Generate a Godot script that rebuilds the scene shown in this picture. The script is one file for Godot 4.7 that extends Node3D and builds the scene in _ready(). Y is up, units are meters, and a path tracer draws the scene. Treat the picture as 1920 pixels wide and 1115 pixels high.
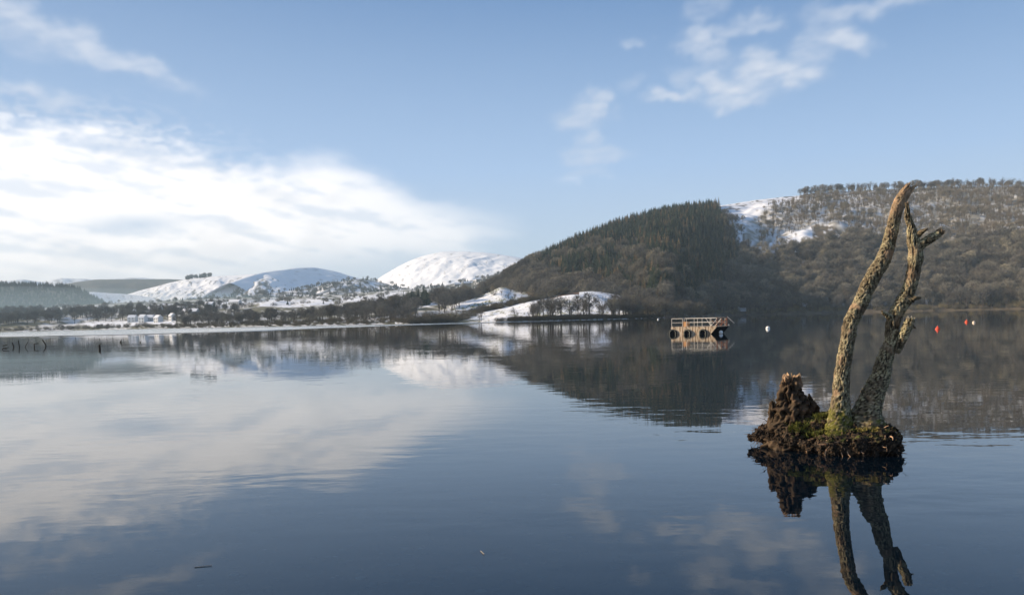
extends Node3D
# A calm lake on a clear winter day: snow-dusted fells behind, a wooded hillside to the right, an upturned dead tree in the shallows.

# Landforms: [profile power, ridge points x, y, z ..., foot points x, y, z ...] in metres.
const LAND := {
	"hillside": [1.15, [-37.9, 23.5, -879, -9.2, 36.2, -883, 20.2, 58.8, -902, 50.8, 74.1, -924, 82.4, 88.9, -942, 115, 101.4, -959, 148.3, 111.5, -975, 182.4, 120.7, -989, 217.2, 127.8, -1003, 255.8, 134.1, -1029, 295.6, 141.4, -1053, 333.3, 147, -1065, 373.2, 152.2, -1081, 413, 157.1, -1095, 449, 159, -1098, 483, 158.7, -1094, 513, 158, -1085, 541, 156.9, -1071, 568, 155.1, -1057, 594, 152.8, -1043, 619, 150.2, -1028, 642, 146.5, -1014, 665, 142.9, -999, 683, 135.4, -978, 699, 127.2, -957, 713, 119.3, -935, 726, 111.6, -914, 739, 104.2, -893, 750, 97.1, -872],
		[-30.6, -0.5, -699, -7.4, -0.5, -655, 12.8, -0.5, -609, 31.6, -0.5, -591, 49.7, -0.5, -579, 67, -0.5, -567, 83.4, -0.5, -554, 90, -0.5, -492, 122.9, -0.5, -570, 153, -0.5, -617, 183.8, -0.5, -656, 205.9, -0.5, -659, 225.1, -0.5, -652, 243.7, -0.5, -646, 260.7, -0.5, -636, 277, -0.5, -626, 292.5, -0.5, -616, 307.3, -0.5, -606, 321.4, -0.5, -596, 334.7, -0.5, -585, 347.3, -0.5, -575, 354.9, -0.5, -557, 354.7, -0.5, -530, 353.1, -0.5, -503, 350.2, -0.5, -477, 346, -0.5, -452, 340.7, -0.5, -427, 334.3, -0.5, -402, 326.8, -0.5, -378.4]],
	"near_field": [1.05, [-35.3, 3.5, -559, -28, 4.8, -559, -20.7, 6.1, -560, -13.5, 7.4, -560, -6.2, 8.8, -560, 1.1, 10.4, -560, 8.4, 12, -560, 15.7, 13.7, -560, 23, 15.1, -562, 30.5, 16.4, -565, 38.1, 17.6, -569, 45.9, 18.5, -574, 53.8, 19.3, -580, 61.7, 19.2, -583, 69.5, 18.1, -586, 77, 16.4, -585, 84.4, 14.6, -584, 91.7, 12.6, -583, 98.2, 10.5, -577, 104.5, 8.4, -571, 110.3, 6.9, -563, 115.9, 5.5, -555, 121.3, 4.1, -547, 125.8, 2.6, -535, 129.9, 1.3, -524],
		[-26.2, -0.5, -414, -20.8, -0.5, -414, -15.5, -0.5, -415, -10.1, -0.5, -415, -4.7, -0.5, -415, 0.7, -0.5, -415, 6, -0.5, -415, 11.4, -0.5, -415, 16.8, -0.5, -415, 22.1, -0.5, -414, 27.5, -0.5, -414, 32.8, -0.5, -414, 38.2, -0.5, -413, 43.8, -0.5, -416, 49.6, -0.5, -420, 55.5, -0.5, -423, 61.4, -0.5, -426, 68.3, -0.5, -435, 75.5, -0.5, -444, 82.8, -0.5, -452, 90.4, -0.5, -461, 99.5, -0.5, -476, 108.9, -0.5, -491, 118.6, -0.5, -505, 128.7, -0.5, -519]],
	"far_field": [1.1, [-83.6, 5.5, -594, -77.3, 6.2, -605, -70.7, 6.9, -616, -64, 8.6, -629, -56.9, 10.3, -641, -49.5, 12.5, -654, -41.8, 15.1, -667, -33.7, 17.7, -679, -25.3, 21.1, -691, -16.5, 24.9, -704, -7.5, 29, -720, 1.7, 26.6, -720, 11, 25, -720, 20.3, 23.4, -720, 29.1, 21.3, -709, 37.7, 19.2, -699, 46.5, 16.8, -696, 55.2, 14.4, -693, 63.8, 12, -690, 72.4, 9.7, -686],
		[-59.3, -0.5, -421, -53.8, -0.5, -420, -48.3, -0.5, -420, -42.8, -0.5, -419, -37.3, -0.5, -419, -32.8, -0.5, -430, -28.7, -0.5, -453, -23.9, -0.5, -477, -18.6, -0.5, -500, -12.3, -0.5, -505, -5.8, -0.5, -511, 0.8, -0.5, -516, 7.6, -0.5, -522, 14.5, -0.5, -527, 21.5, -0.5, -532, 28.7, -0.5, -537, 36, -0.5, -542, 43.4, -0.5, -547, 51, -0.5, -552, 58.6, -0.5, -557]],
	"lowland": [1, [-990, 26.3, -1127, -977, 26.9, -1155, -962, 27.6, -1183, -946, 28.3, -1212, -929, 29, -1241, -910, 29.7, -1270, -889, 30.4, -1300, -866, 31.2, -1330, -842, 31.9, -1360, -852, 38.3, -1452, -845, 43.2, -1526, -832, 47.9, -1596, -791, 49.9, -1617, -748, 51.9, -1637, -703, 53.9, -1657, -657, 56, -1676, -609, 56.9, -1694, -560, 57.8, -1711, -524, 59.7, -1774, -483, 61.6, -1838, -427, 63.6, -1852, -369.1, 65.6, -1864, -310.5, 68.8, -1874, -251, 71.9, -1883, -190.7, 75.3, -1890, -122.2, 70, -1782, -54.5, 53.2, -1499, -5.1, 33.5, -1200, 27.8, 15.2, -1000],
		[-661, -0.5, -751, -645, -0.5, -761, -629, -0.5, -771, -612, -0.5, -782, -594, -0.5, -792, -576, -0.5, -802, -557, -0.5, -813, -537, -0.5, -823, -517, -0.5, -833, -487, -0.5, -828, -457, -0.5, -823, -421, -0.5, -804, -374.3, -0.5, -763, -330.1, -0.5, -720, -287.9, -0.5, -676, -249.6, -0.5, -634, -215.7, -0.5, -597, -183.7, -0.5, -559, -155.4, -0.5, -524, -131.1, -0.5, -496, -108.3, -0.5, -468, -90.5, -0.5, -454, -73.4, -0.5, -440, -57.1, -0.5, -425, -43.2, -0.5, -423, -29.5, -0.5, -424, -15.8, -0.5, -425, -2.1, -0.5, -425, 11.7, -0.5, -425]],
	"wooded_rise": [1, [-840, 64.2, -2141, -803, 69, -2155, -766, 73.9, -2169, -728, 78.8, -2182, -690, 81.7, -2194, -651, 83.6, -2206, -615, 87.6, -2231, -584, 96.1, -2284, -552, 104.9, -2336, -509, 114.8, -2345, -475, 122.7, -2404, -438, 130.8, -2461, -392, 120.6, -2469, -328.9, 102.4, -2357, -272.6, 91.1, -2267, -224.1, 91.9, -2222, -177.2, 93.7, -2176, -131.9, 97.6, -2129, -88.1, 101.9, -2073, -46, 107, -1999, -6.9, 106, -1925, 29.4, 102.8, -1860, 63.2, 98.6, -1799],
		[-696, 20, -1768, -664, 20, -1774, -631, 20, -1779, -598, 20, -1784, -565, 20, -1788, -531, 20, -1792, -497, 20, -1795, -463, 20, -1798, -429, 20, -1800, -394, 20, -1801, -359.1, 20, -1802, -324.1, 20, -1802, -289.1, 20, -1802, -253.9, 20, -1801, -218.7, 20, -1799, -183.4, 20, -1797, -148.3, 20, -1794, -108.3, 20, -1713, -71.4, 20, -1632, -37.7, 20, -1550, -7.2, 20, -1467, 20.1, 20, -1383, 44.2, 20, -1299]],
	"snowy_spur": [1.2, [-1660, 102.5, -3307, -1603, 113.3, -3279, -1549, 123, -3255, -1495, 132.5, -3231, -1440, 142, -3203, -1386, 151.2, -3175, -1332, 159.3, -3146, -1280, 166.2, -3118, -1227, 173, -3088, -1177, 177.1, -3062, -1128, 178.7, -3037, -1080, 180.2, -3012, -1033, 180.3, -2989, -986, 180.4, -2965, -940, 180.4, -2941, -894, 180.3, -2916, -851, 175.6, -2894, -808, 159.9, -2872, -765, 133.4, -2849, -720, 100.1, -2809, -674, 83.6, -2769],
		[-1305, 10, -2590, -1270, 10, -2588, -1235, 10, -2585, -1201, 10, -2582, -1166, 10, -2579, -1131, 10, -2575, -1096, 10, -2571, -1061, 10, -2567, -1025, 10, -2562, -990, 10, -2557, -955, 10, -2552, -920, 10, -2546, -885, 10, -2540, -850, 10, -2534, -815, 10, -2527, -780, 10, -2520, -745, 10, -2512, -710, 10, -2504, -675, 10, -2495, -641, 10, -2486, -606, 10, -2477]],
	"snowy_fell": [1.1, [-932, 142, -2746, -912, 155.9, -2795, -891, 170.1, -2844, -870, 181.5, -2897, -849, 189.9, -2955, -827, 198.5, -3014, -803, 206.3, -3072, -777, 213.3, -3130, -754, 216, -3200, -731, 214.2, -3282, -705, 208.6, -3360, -677, 198.9, -3434, -649, 187.4, -3521, -619, 175.2, -3607, -586, 162.5, -3687, -549, 149.5, -3760, -511, 135.9, -3833, -471, 121.6, -3905, -429, 106.7, -3977],
		[-604, 10, -2683, -578, 10, -2723, -551, 10, -2762, -522, 10, -2802, -493, 10, -2841, -462, 10, -2880, -431, 10, -2918, -397.9, 10, -2957, -365, 10, -3002, -331.8, 10, -3053, -297.1, 10, -3105, -261.1, 10, -3156, -223.7, 10, -3206, -185, 10, -3257, -144.9, 10, -3306, -103.6, 10, -3356, -61, 10, -3404, -17.1, 10, -3452, 28.1, 10, -3500]],
	"snow_dome": [1.2, [-683, 124.7, -3687, -630, 151.2, -3666, -578, 191.9, -3646, -527, 219.2, -3622, -476, 244.6, -3602, -427, 263.8, -3580, -377.4, 276.9, -3555, -328.8, 285.4, -3528, -280.8, 289.4, -3499, -233.5, 286.9, -3467, -187.1, 284.3, -3435, -141.7, 278.2, -3405, -97, 272.1, -3375, -53.1, 264, -3342, -10.1, 254, -3307, 32, 242.4, -3273, 73.2, 229.2, -3239, 113.6, 213.7, -3208, 153.2, 198.5, -3176, 191.9, 183.4, -3144, 229.8, 166.6, -3112, 266.9, 150.1, -3078, 303.1, 133.9, -3045, 338.4, 118, -3011, 372.8, 102.4, -2977],
		[-568, 10, -3048, -522, 10, -3011, -477, 10, -2974, -433, 10, -2937, -389.9, 10, -2899, -347.6, 10, -2860, -306.3, 10, -2821, -265.9, 10, -2781, -226.5, 10, -2741, -189, 10, -2712, -152.2, 10, -2683, -116.1, 10, -2654, -80.8, 10, -2624, -46.3, 10, -2593, -12.5, 10, -2562, 20.4, 10, -2531, 52.6, 10, -2499, 84.1, 10, -2474, 114.9, 10, -2447, 145, 10, -2421, 174.5, 10, -2394, 203.1, 10, -2366, 231.1, 10, -2339, 258.2, 10, -2311, 284.7, 10, -2282]],
	"moor_hill": [1.3, [-2204, 168.7, -3808, -2166, 183.3, -3830, -2128, 198, -3851, -2089, 209.1, -3872, -2050, 220.2, -3893, -2010, 226.5, -3914, -1969, 232.8, -3935, -1928, 233.5, -3955, -1887, 234.2, -3975, -1845, 234.9, -3995, -1802, 235.2, -4014, -1758, 235.1, -4033, -1714, 235, -4052, -1670, 234.8, -4071, -1625, 232, -4089, -1579, 226.5, -4107, -1533, 220.9, -4124, -1486, 215.3, -4141, -1439, 203.8, -4158, -1391, 192.1, -4174, -1343, 180.4, -4190, -1294, 168.5, -4205, -1245, 156.5, -4220, -1195, 144.4, -4235],
		[-1810, 10, -3112, -1780, 10, -3129, -1749, 10, -3147, -1717, 10, -3164, -1685, 10, -3181, -1653, 10, -3198, -1620, 10, -3215, -1586, 10, -3232, -1552, 10, -3248, -1518, 10, -3264, -1483, 10, -3280, -1447, 10, -3296, -1411, 10, -3312, -1375, 10, -3327, -1338, 10, -3342, -1300, 10, -3357, -1262, 10, -3372, -1223, 10, -3386, -1184, 10, -3400, -1145, 10, -3413, -1105, 10, -3426, -1064, 10, -3439, -1023, 10, -3451, -982, 10, -3463]],
	"snowy_valley": [1, [-1554, 126.3, -2911, -1524, 130.8, -2927, -1494, 135.3, -2943, -1464, 132.6, -2958, -1433, 129.8, -2973, -1402, 127, -2988, -1356, 121, -2972, -1311, 115, -2956, -1266, 109, -2939],
		[-1276, 10, -2379, -1252, 10, -2392, -1227, 10, -2405, -1202, 10, -2417, -1177, 10, -2430, -1151, 10, -2442, -1125, 10, -2454, -1099, 10, -2466, -1072, 10, -2478]],
	"forest_hill": [1.35, [-1777, 127.1, -2032, -1759, 127.2, -2049, -1739, 127.3, -2065, -1720, 127.5, -2081, -1700, 127.6, -2098, -1679, 127.7, -2114, -1658, 127.8, -2131, -1636, 127.9, -2148, -1614, 128, -2164, -1591, 128.1, -2181, -1568, 128.1, -2198, -1545, 128.2, -2215, -1520, 128.2, -2231, -1495, 128.2, -2248, -1470, 128.2, -2265, -1444, 128.2, -2281, -1418, 128.1, -2298, -1390, 127.5, -2314, -1363, 126.9, -2331, -1327, 125.5, -2334, -1286, 123.6, -2328, -1229, 117.6, -2291, -1159, 104.3, -2226, -1074, 79, -2127, -1011, 56, -2066, -974, 45.7, -2056, -936, 35.5, -2046],
		[-1321, 15, -1502, -1307, 15, -1514, -1293, 15, -1526, -1278, 15, -1538, -1263, 15, -1550, -1248, 15, -1563, -1233, 15, -1575, -1217, 15, -1587, -1200, 15, -1600, -1183, 15, -1612, -1166, 15, -1625, -1149, 15, -1637, -1131, 15, -1650, -1112, 15, -1662, -1093, 15, -1675, -1074, 15, -1687, -1055, 15, -1699, -1034, 15, -1712, -1014, 15, -1724, -993, 15, -1736, -971, 15, -1748, -950, 15, -1760, -927, 15, -1772, -905, 15, -1784, -881, 15, -1795, -858, 15, -1807, -834, 15, -1818]],
	"far_mountains": [1.2, [-3776, 297.3, -4663, -3740, 298, -4692, -3702, 298.6, -4722, -3664, 299.3, -4751, -3626, 299.9, -4781, -3586, 300.5, -4810, -3546, 301.1, -4840, -3505, 301.7, -4870, -3463, 302.2, -4900, -3421, 302.8, -4929, -3377, 303.3, -4959, -3333, 303.8, -4989, -3288, 304.3, -5019, -3243, 304.8, -5048, -3196, 305.3, -5078, -3149, 305.7, -5107, -3101, 311.2, -5137, -3051, 317.7, -5166, -3002, 309.6, -5195, -2952, 303, -5224, -2900, 316.6, -5253, -2847, 326.9, -5282, -2794, 322.5, -5310, -2740, 322, -5338, -2685, 318, -5366, -2629, 320.3, -5393, -2573, 323.8, -5420, -2515, 327.2, -5447, -2457, 329.5, -5474, -2398, 325.9, -5500, -2338, 316.3, -5526, -2278, 304.7, -5551, -2216, 292.9, -5576, -2154, 281, -5600, -2092, 268.9, -5624, -2028, 256.7, -5647],
		[-3159, 20, -3876, -3128, 20, -3901, -3097, 20, -3925, -3065, 20, -3950, -3033, 20, -3975, -3000, 20, -4000, -2967, 20, -4025, -2933, 20, -4050, -2898, 20, -4075, -2863, 20, -4099, -2827, 20, -4124, -2790, 20, -4149, -2752, 20, -4174, -2714, 20, -4199, -2676, 20, -4224, -2636, 20, -4249, -2596, 20, -4273, -2555, 20, -4298, -2514, 20, -4322, -2472, 20, -4346, -2429, 20, -4371, -2385, 20, -4394, -2341, 20, -4418, -2296, 20, -4442, -2250, 20, -4465, -2203, 20, -4488, -2156, 20, -4511, -2108, 20, -4534, -2059, 20, -4556, -2010, 20, -4578, -1960, 20, -4600, -1909, 20, -4621, -1858, 20, -4642, -1805, 20, -4663, -1753, 20, -4683, -1699, 20, -4702]],
}
# Dead tree in the shallows: x, y, z, radius of the points along each limb.
const TRUNK_A := [3.715, 0.101, -9.270, 0.179, 3.718, 0.314, -9.281, 0.144, 3.727, 0.477, -9.289, 0.115, 3.736, 0.647, -9.298, 0.095, 3.751, 0.810, -9.306, 0.087, 3.785, 1.040, -9.318, 0.080, 3.825, 1.250, -9.329, 0.075, 3.865, 1.461, -9.340, 0.078, 3.965, 1.652, -9.350, 0.081, 4.097, 1.927, -9.364, 0.084, 4.234, 2.147, -9.376, 0.082, 4.290, 2.284, -9.383, 0.074, 4.329, 2.422, -9.390, 0.069, 4.367, 2.560, -9.397, 0.066, 4.400, 2.691, -9.404, 0.064, 4.444, 2.805, -9.410, 0.067, 4.481, 2.876, -9.414, 0.062, 4.525, 2.941, -9.417, 0.054, 4.574, 2.994, -9.420, 0.040]
const TRUNK_B := [4.013, 0.090, -9.300, 0.280, 4.016, 0.293, -9.294, 0.223, 4.026, 0.415, -9.291, 0.171, 4.060, 0.537, -9.287, 0.140, 4.117, 0.694, -9.282, 0.120, 4.181, 0.851, -9.278, 0.102, 4.214, 1.002, -9.273, 0.091, 4.247, 1.122, -9.270, 0.084, 4.299, 1.223, -9.267, 0.076, 4.296, 1.361, -9.263, 0.071, 4.317, 1.499, -9.259, 0.076, 4.386, 1.641, -9.254, 0.079, 4.461, 1.776, -9.250, 0.074, 4.506, 1.912, -9.246, 0.071, 4.532, 2.054, -9.242, 0.071, 4.546, 2.189, -9.238, 0.077, 4.538, 2.278, -9.235, 0.074, 4.512, 2.367, -9.232, 0.063, 4.499, 2.444, -9.230, 0.055, 4.478, 2.538, -9.227, 0.039, 4.447, 2.626, -9.225, 0.032, 4.439, 2.714, -9.222, 0.024, 4.431, 2.779, -9.220, 0.013]
const FORK_B := [4.536, 2.202, -9.240, 0.058, 4.568, 2.287, -9.211, 0.053, 4.629, 2.343, -9.191, 0.050, 4.708, 2.392, -9.173, 0.045, 4.795, 2.458, -9.150, 0.037]
const STUB_B := [4.324, 1.121, -9.240, 0.052, 4.365, 1.241, -9.203, 0.052, 4.406, 1.360, -9.166, 0.052, 4.429, 1.443, -9.140, 0.049, 4.442, 1.508, -9.120, 0.044]
const KNOT_LEFT := [4.291, 1.482, -9.240, 0.042, 4.230, 1.531, -9.212, 0.029, 4.187, 1.556, -9.198, 0.021, 4.143, 1.586, -9.180, 0.010]
const KNOT_RIGHT := [4.435, 1.681, -9.220, 0.058, 4.484, 1.703, -9.185, 0.034, 4.512, 1.719, -9.159, 0.021, 4.555, 1.724, -9.150, 0.008]
const TORN_BARK := [4.512, 2.419, -9.220, 0.042, 4.555, 2.432, -9.187, 0.034, 4.568, 2.455, -9.133, 0.024, 4.599, 2.468, -9.100, 0.008]
const THORN := [4.452, 1.442, -9.200, 0.024, 4.461, 1.413, -9.144, 0.016, 4.487, 1.389, -9.100, 0.005]
const STUMP := [3.341, -0.023, -9.720, 0.343, 3.351, 0.233, -9.729, 0.280, 3.346, 0.360, -9.733, 0.243, 3.341, 0.475, -9.737, 0.211, 3.329, 0.564, -9.740, 0.169, 3.317, 0.647, -9.743, 0.132, 3.325, 0.730, -9.746, 0.111, 3.332, 0.793, -9.748, 0.098, 3.332, 0.844, -9.750, 0.087]
const STUMP_SHOULDER := [3.510, 0.238, -9.660, 0.158, 3.523, 0.377, -9.660, 0.116, 3.497, 0.492, -9.660, 0.090, 3.459, 0.588, -9.660, 0.058]
const STUMP_HORN := [3.141, 0.267, -9.750, 0.079, 3.122, 0.395, -9.750, 0.053, 3.116, 0.479, -9.750, 0.031, 3.103, 0.530, -9.750, 0.018]
const LUMPS := [3.931, 0.075, -9.250, 0.38, 0.23, 0.36, 4.127, 0.090, -9.200, 0.19, 0.23, 0.30, 4.236, 0.081, -9.200, 0.10, 0.17, 0.20, 3.601, 0.039, -9.450, 0.33, 0.17, 0.36, 3.657, 0.057, -9.170, 0.24, 0.17, 0.20, 3.296, 0.097, -9.700, 0.25, 0.24, 0.33, 3.118, 0.129, -9.820, 0.15, 0.13, 0.20, 2.976, 0.107, -9.860, 0.10, 0.06, 0.13, 3.696, 0.283, -9.520, 0.17, 0.15, 0.22, 3.545, 0.252, -9.550, 0.16, 0.14, 0.20, 4.039, 0.234, -9.320, 0.20, 0.10, 0.22, 3.858, 0.264, -9.400, 0.18, 0.10, 0.20]
# edges of the breeze-ruffled strip of water
const RUFFLED_NEAR := [-167.2, 0, -213.5, -128.4, 0, -206.8, -102.0, 0, -190.0, -85.1, 0, -185.5, -74.5, 0, -195.4, -63.6, 0, -205.4, -60.1, 0, -232.9, -58.0, 0, -265.0, -48.5, 0, -290.6, -40.0, 0, -312.2, -12.8, 0, -342.9, 0.6, 0, -373.4, 21.3, 0, -356.5]
const RUFFLED_FAR := [-616.3, 0, -787.5, -522.0, 0, -841.2, -444.2, 0, -828.4, -345.9, 0, -754.5, -238.4, 0, -626.2, -167.0, 0, -539.7, -127.2, 0, -493.9, -101.5, 0, -464.0, -74.1, 0, -443.9, -54.6, 0, -426.5, -15.7, 0, -421.7, 0.7, 0, -420.0, 25.0, 0, -417.3]

var rng := RandomNumberGenerator.new()
var n_low := FastNoiseLite.new()
var n_mid := FastNoiseLite.new()
var n_cell := FastNoiseLite.new()
var n_sky := FastNoiseLite.new()
var taken := {}
var lands := {}
var M := {}


class Buf:
	var v := PackedVector3Array()
	var n := PackedVector3Array()
	var c := PackedColorArray()
	var i := PackedInt32Array()

	func mesh() -> ArrayMesh:
		var a := []
		a.resize(Mesh.ARRAY_MAX)
		a[Mesh.ARRAY_VERTEX] = v
		a[Mesh.ARRAY_NORMAL] = n
		if c.size() == v.size():
			a[Mesh.ARRAY_COLOR] = c
		a[Mesh.ARRAY_INDEX] = i
		var m := ArrayMesh.new()
		m.add_surface_from_arrays(Mesh.PRIMITIVE_TRIANGLES, a)
		return m

	func tri(p: Vector3, q: Vector3, r: Vector3, col: Color) -> void:
		var k := v.size()
		var nn := (r - p).cross(q - p).normalized()
		v.append(p); v.append(q); v.append(r)
		for j in 3:
			n.append(nn)
			c.append(col)
			i.append(k + j)

	func quad(p: Vector3, q: Vector3, r: Vector3, s: Vector3, col: Color) -> void:
		tri(p, q, r, col)
		tri(p, r, s, col)

	func box(lo: Vector3, hi: Vector3, col: Color) -> void:
		var p := []
		for k in 8:
			p.append(Vector3(hi.x if k & 1 else lo.x, hi.y if k & 2 else lo.y, hi.z if k & 4 else lo.z))
		for f in [[0, 2, 3, 1], [4, 5, 7, 6], [0, 4, 6, 2], [1, 3, 7, 5], [2, 6, 7, 3], [0, 1, 5, 4]]:
			quad(p[f[0]], p[f[1]], p[f[2]], p[f[3]], col)

	func tube(pts: Array, rad: Array, sides: int, col: Color, cap := true) -> void:
		var base := v.size()
		var m := pts.size()
		for k in m:
			var t: Vector3 = (pts[mini(k + 1, m - 1)] - pts[maxi(k - 1, 0)]).normalized()
			var a := t.cross(Vector3(0.31, 0.17, 0.93)).normalized()
			var b := t.cross(a)
			for s in sides:
				var an := TAU * s / sides
				var d := a * cos(an) + b * sin(an)
				v.append(pts[k] + d * rad[k])
				n.append(d)
				c.append(col)
		for k in m - 1:
			for s in sides:
				var s2 := (s + 1) % sides
				var p := base + k * sides
				i.append_array(PackedInt32Array([p + s, p + sides + s, p + s2, p + s2, p + sides + s, p + sides + s2]))
		if cap:
			for e in [0, m - 1]:
				var k := v.size()
				v.append(pts[e]); c.append(col)
				var dir: Vector3 = (pts[e] - pts[1 if e == 0 else m - 2]).normalized()
				n.append(dir)
				for s in sides:
					v.append(v[base + e * sides + s]); n.append(dir); c.append(col)
				for s in sides:
					var s2 := (s + 1) % sides
					i.append_array(PackedInt32Array([k, k + 1 + s, k + 1 + s2]))

	func add(o: Buf, t: Transform3D, tint := Color.WHITE) -> void:
		var k := v.size()
		for j in o.v.size():
			v.append(t * o.v[j])
			n.append((t.basis * o.n[j]).normalized())
			c.append(o.c[j] * tint)
		for j in o.i:
			i.append(k + j)


func grey(x: float) -> Color:
	return Color(x, x, x)


func lin(r: float, g: float, b: float) -> Color:
	return Color(r, g, b).linear_to_srgb()


func mat(col: Color, rough := 0.9, tinted := true) -> StandardMaterial3D:
	var m := StandardMaterial3D.new()
	m.albedo_color = col
	m.roughness = rough
	m.metallic_specular = 0.3
	m.vertex_color_use_as_albedo = tinted
	return m


func numbered(called: String) -> String:
	taken[called] = taken.get(called, -1) + 1
	return called if taken[called] == 0 else "%s_%03d" % [called, taken[called]]


func tag(o: Node, label: String, category: String, group := "", kind := "") -> void:
	if label:
		o.set_meta("label", label)
	if category:
		o.set_meta("category", category)
	if group:
		o.set_meta("group", group)
	if kind:
		o.set_meta("kind", kind)


func thing(called: String, at: Vector3, label: String, category: String, group := "") -> Node3D:
	var o := Node3D.new()
	o.name = numbered(called)
	add_child(o)
	o.position = at
	tag(o, label, category, group)
	return o


func part(called: String, m: Mesh, material: Material, parent: Node) -> MeshInstance3D:
	var o := MeshInstance3D.new()
	o.name = numbered(called) if parent == self else called
	o.mesh = m
	o.material_override = material
	parent.add_child(o, true)
	return o


func copy_of(o: Node3D) -> Node3D:
	var c: Node3D = o.duplicate()
	c.name = numbered(String(o.name).trim_suffix("_proto"))
	add_child(c)
	return c


func points(flat: Array) -> Array:
	var out := [[], []]
	for k in range(0, flat.size(), 4):
		out[0].append(Vector3(flat[k], flat[k + 1], flat[k + 2]))
		out[1].append(flat[k + 3])
	return out


func threes(flat: Array) -> PackedVector3Array:
	var out := PackedVector3Array()
	for k in range(0, flat.size(), 3):
		out.append(Vector3(flat[k], flat[k + 1], flat[k + 2]))
	return out


func pairs(flat: Array) -> PackedVector2Array:
	var out := PackedVector2Array()
	for k in range(0, flat.size(), 2):
		out.append(Vector2(flat[k], flat[k + 1]))
	return out


func rnd(a: float, b: float) -> float:
	return rng.randf_range(a, b)


func rvec() -> Vector3:
	return Vector3(rng.randfn(), rng.randfn(), rng.randfn()).normalized()


# ---------------------------------------------------------------- sky

const PUFFS := [  # azimuth, elevation, half width, half height (degrees), strength
	-28.0, 17.2, 5.0, 0.8, 0.55, -24.0, 15.8, 3.4, 0.6, 0.45, -32.0, 17.9, 4.0, 1.2, 0.4,
	-29.9, 14.1, 0.9, 0.35, 0.6, -28.1, 13.4, 1.3, 0.5, 0.5, -31.5, 13.6, 1.2, 0.5, 0.5,
	13.0, 17.7, 1.3, 0.75, 0.62, 13.9, 17.0, 0.8, 0.9, 0.55, 16.1, 18.1, 1.7, 0.45, 0.5, 18.2, 15.2, 2.2, 0.85, 0.95, 16.6, 15.8, 1.5, 0.7, 0.6,
	15.2, 14.1, 1.7, 0.75, 0.9, 13.7, 14.9, 1.2, 0.5, 0.7, 11.2, 14.2, 1.4, 0.42, 0.8, 12.6, 15.6, 1.3, 0.6, 0.45, 9.0, 17.6, 0.7, 0.4, 0.4, 8.3, 15.4, 1.0, 0.5, 0.25,
	20.9, 16.7, 1.5, 0.8, 0.8, 22.3, 16.2, 1.0, 0.5, 0.5, 23.8, 18.0, 2.3, 0.5, 0.6, 13.5, 19.3, 1.0, 0.6, 0.3, 20.8, 18.2, 1.4, 0.5, 0.3,
	5.3, 13.4, 1.4, 0.8, 0.6, 6.4, 14.0, 0.5, 0.9, 0.5, 5.8, 11.9, 0.9, 0.6, 0.5, 6.3, 10.7, 1.7, 0.5, 0.5, 5.0, 9.7, 1.6, 0.4, 0.25,
]


const AIR: Array[Color] = [Color(0.408, 0.471, 0.544), Color(0.349, 0.439, 0.544), Color(0.249, 0.362, 0.535), Color(0.089, 0.181, 0.349), Color(0.059, 0.136, 0.281), Color(0.045, 0.104, 0.227)]
const AIR_AT: Array[float] = [0.0, 4.5, 10.0, 20.5, 38.0, 90.0]


func soft(a: float, b: float, x: float) -> float:
	return smoothstep(a, b, x)


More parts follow.
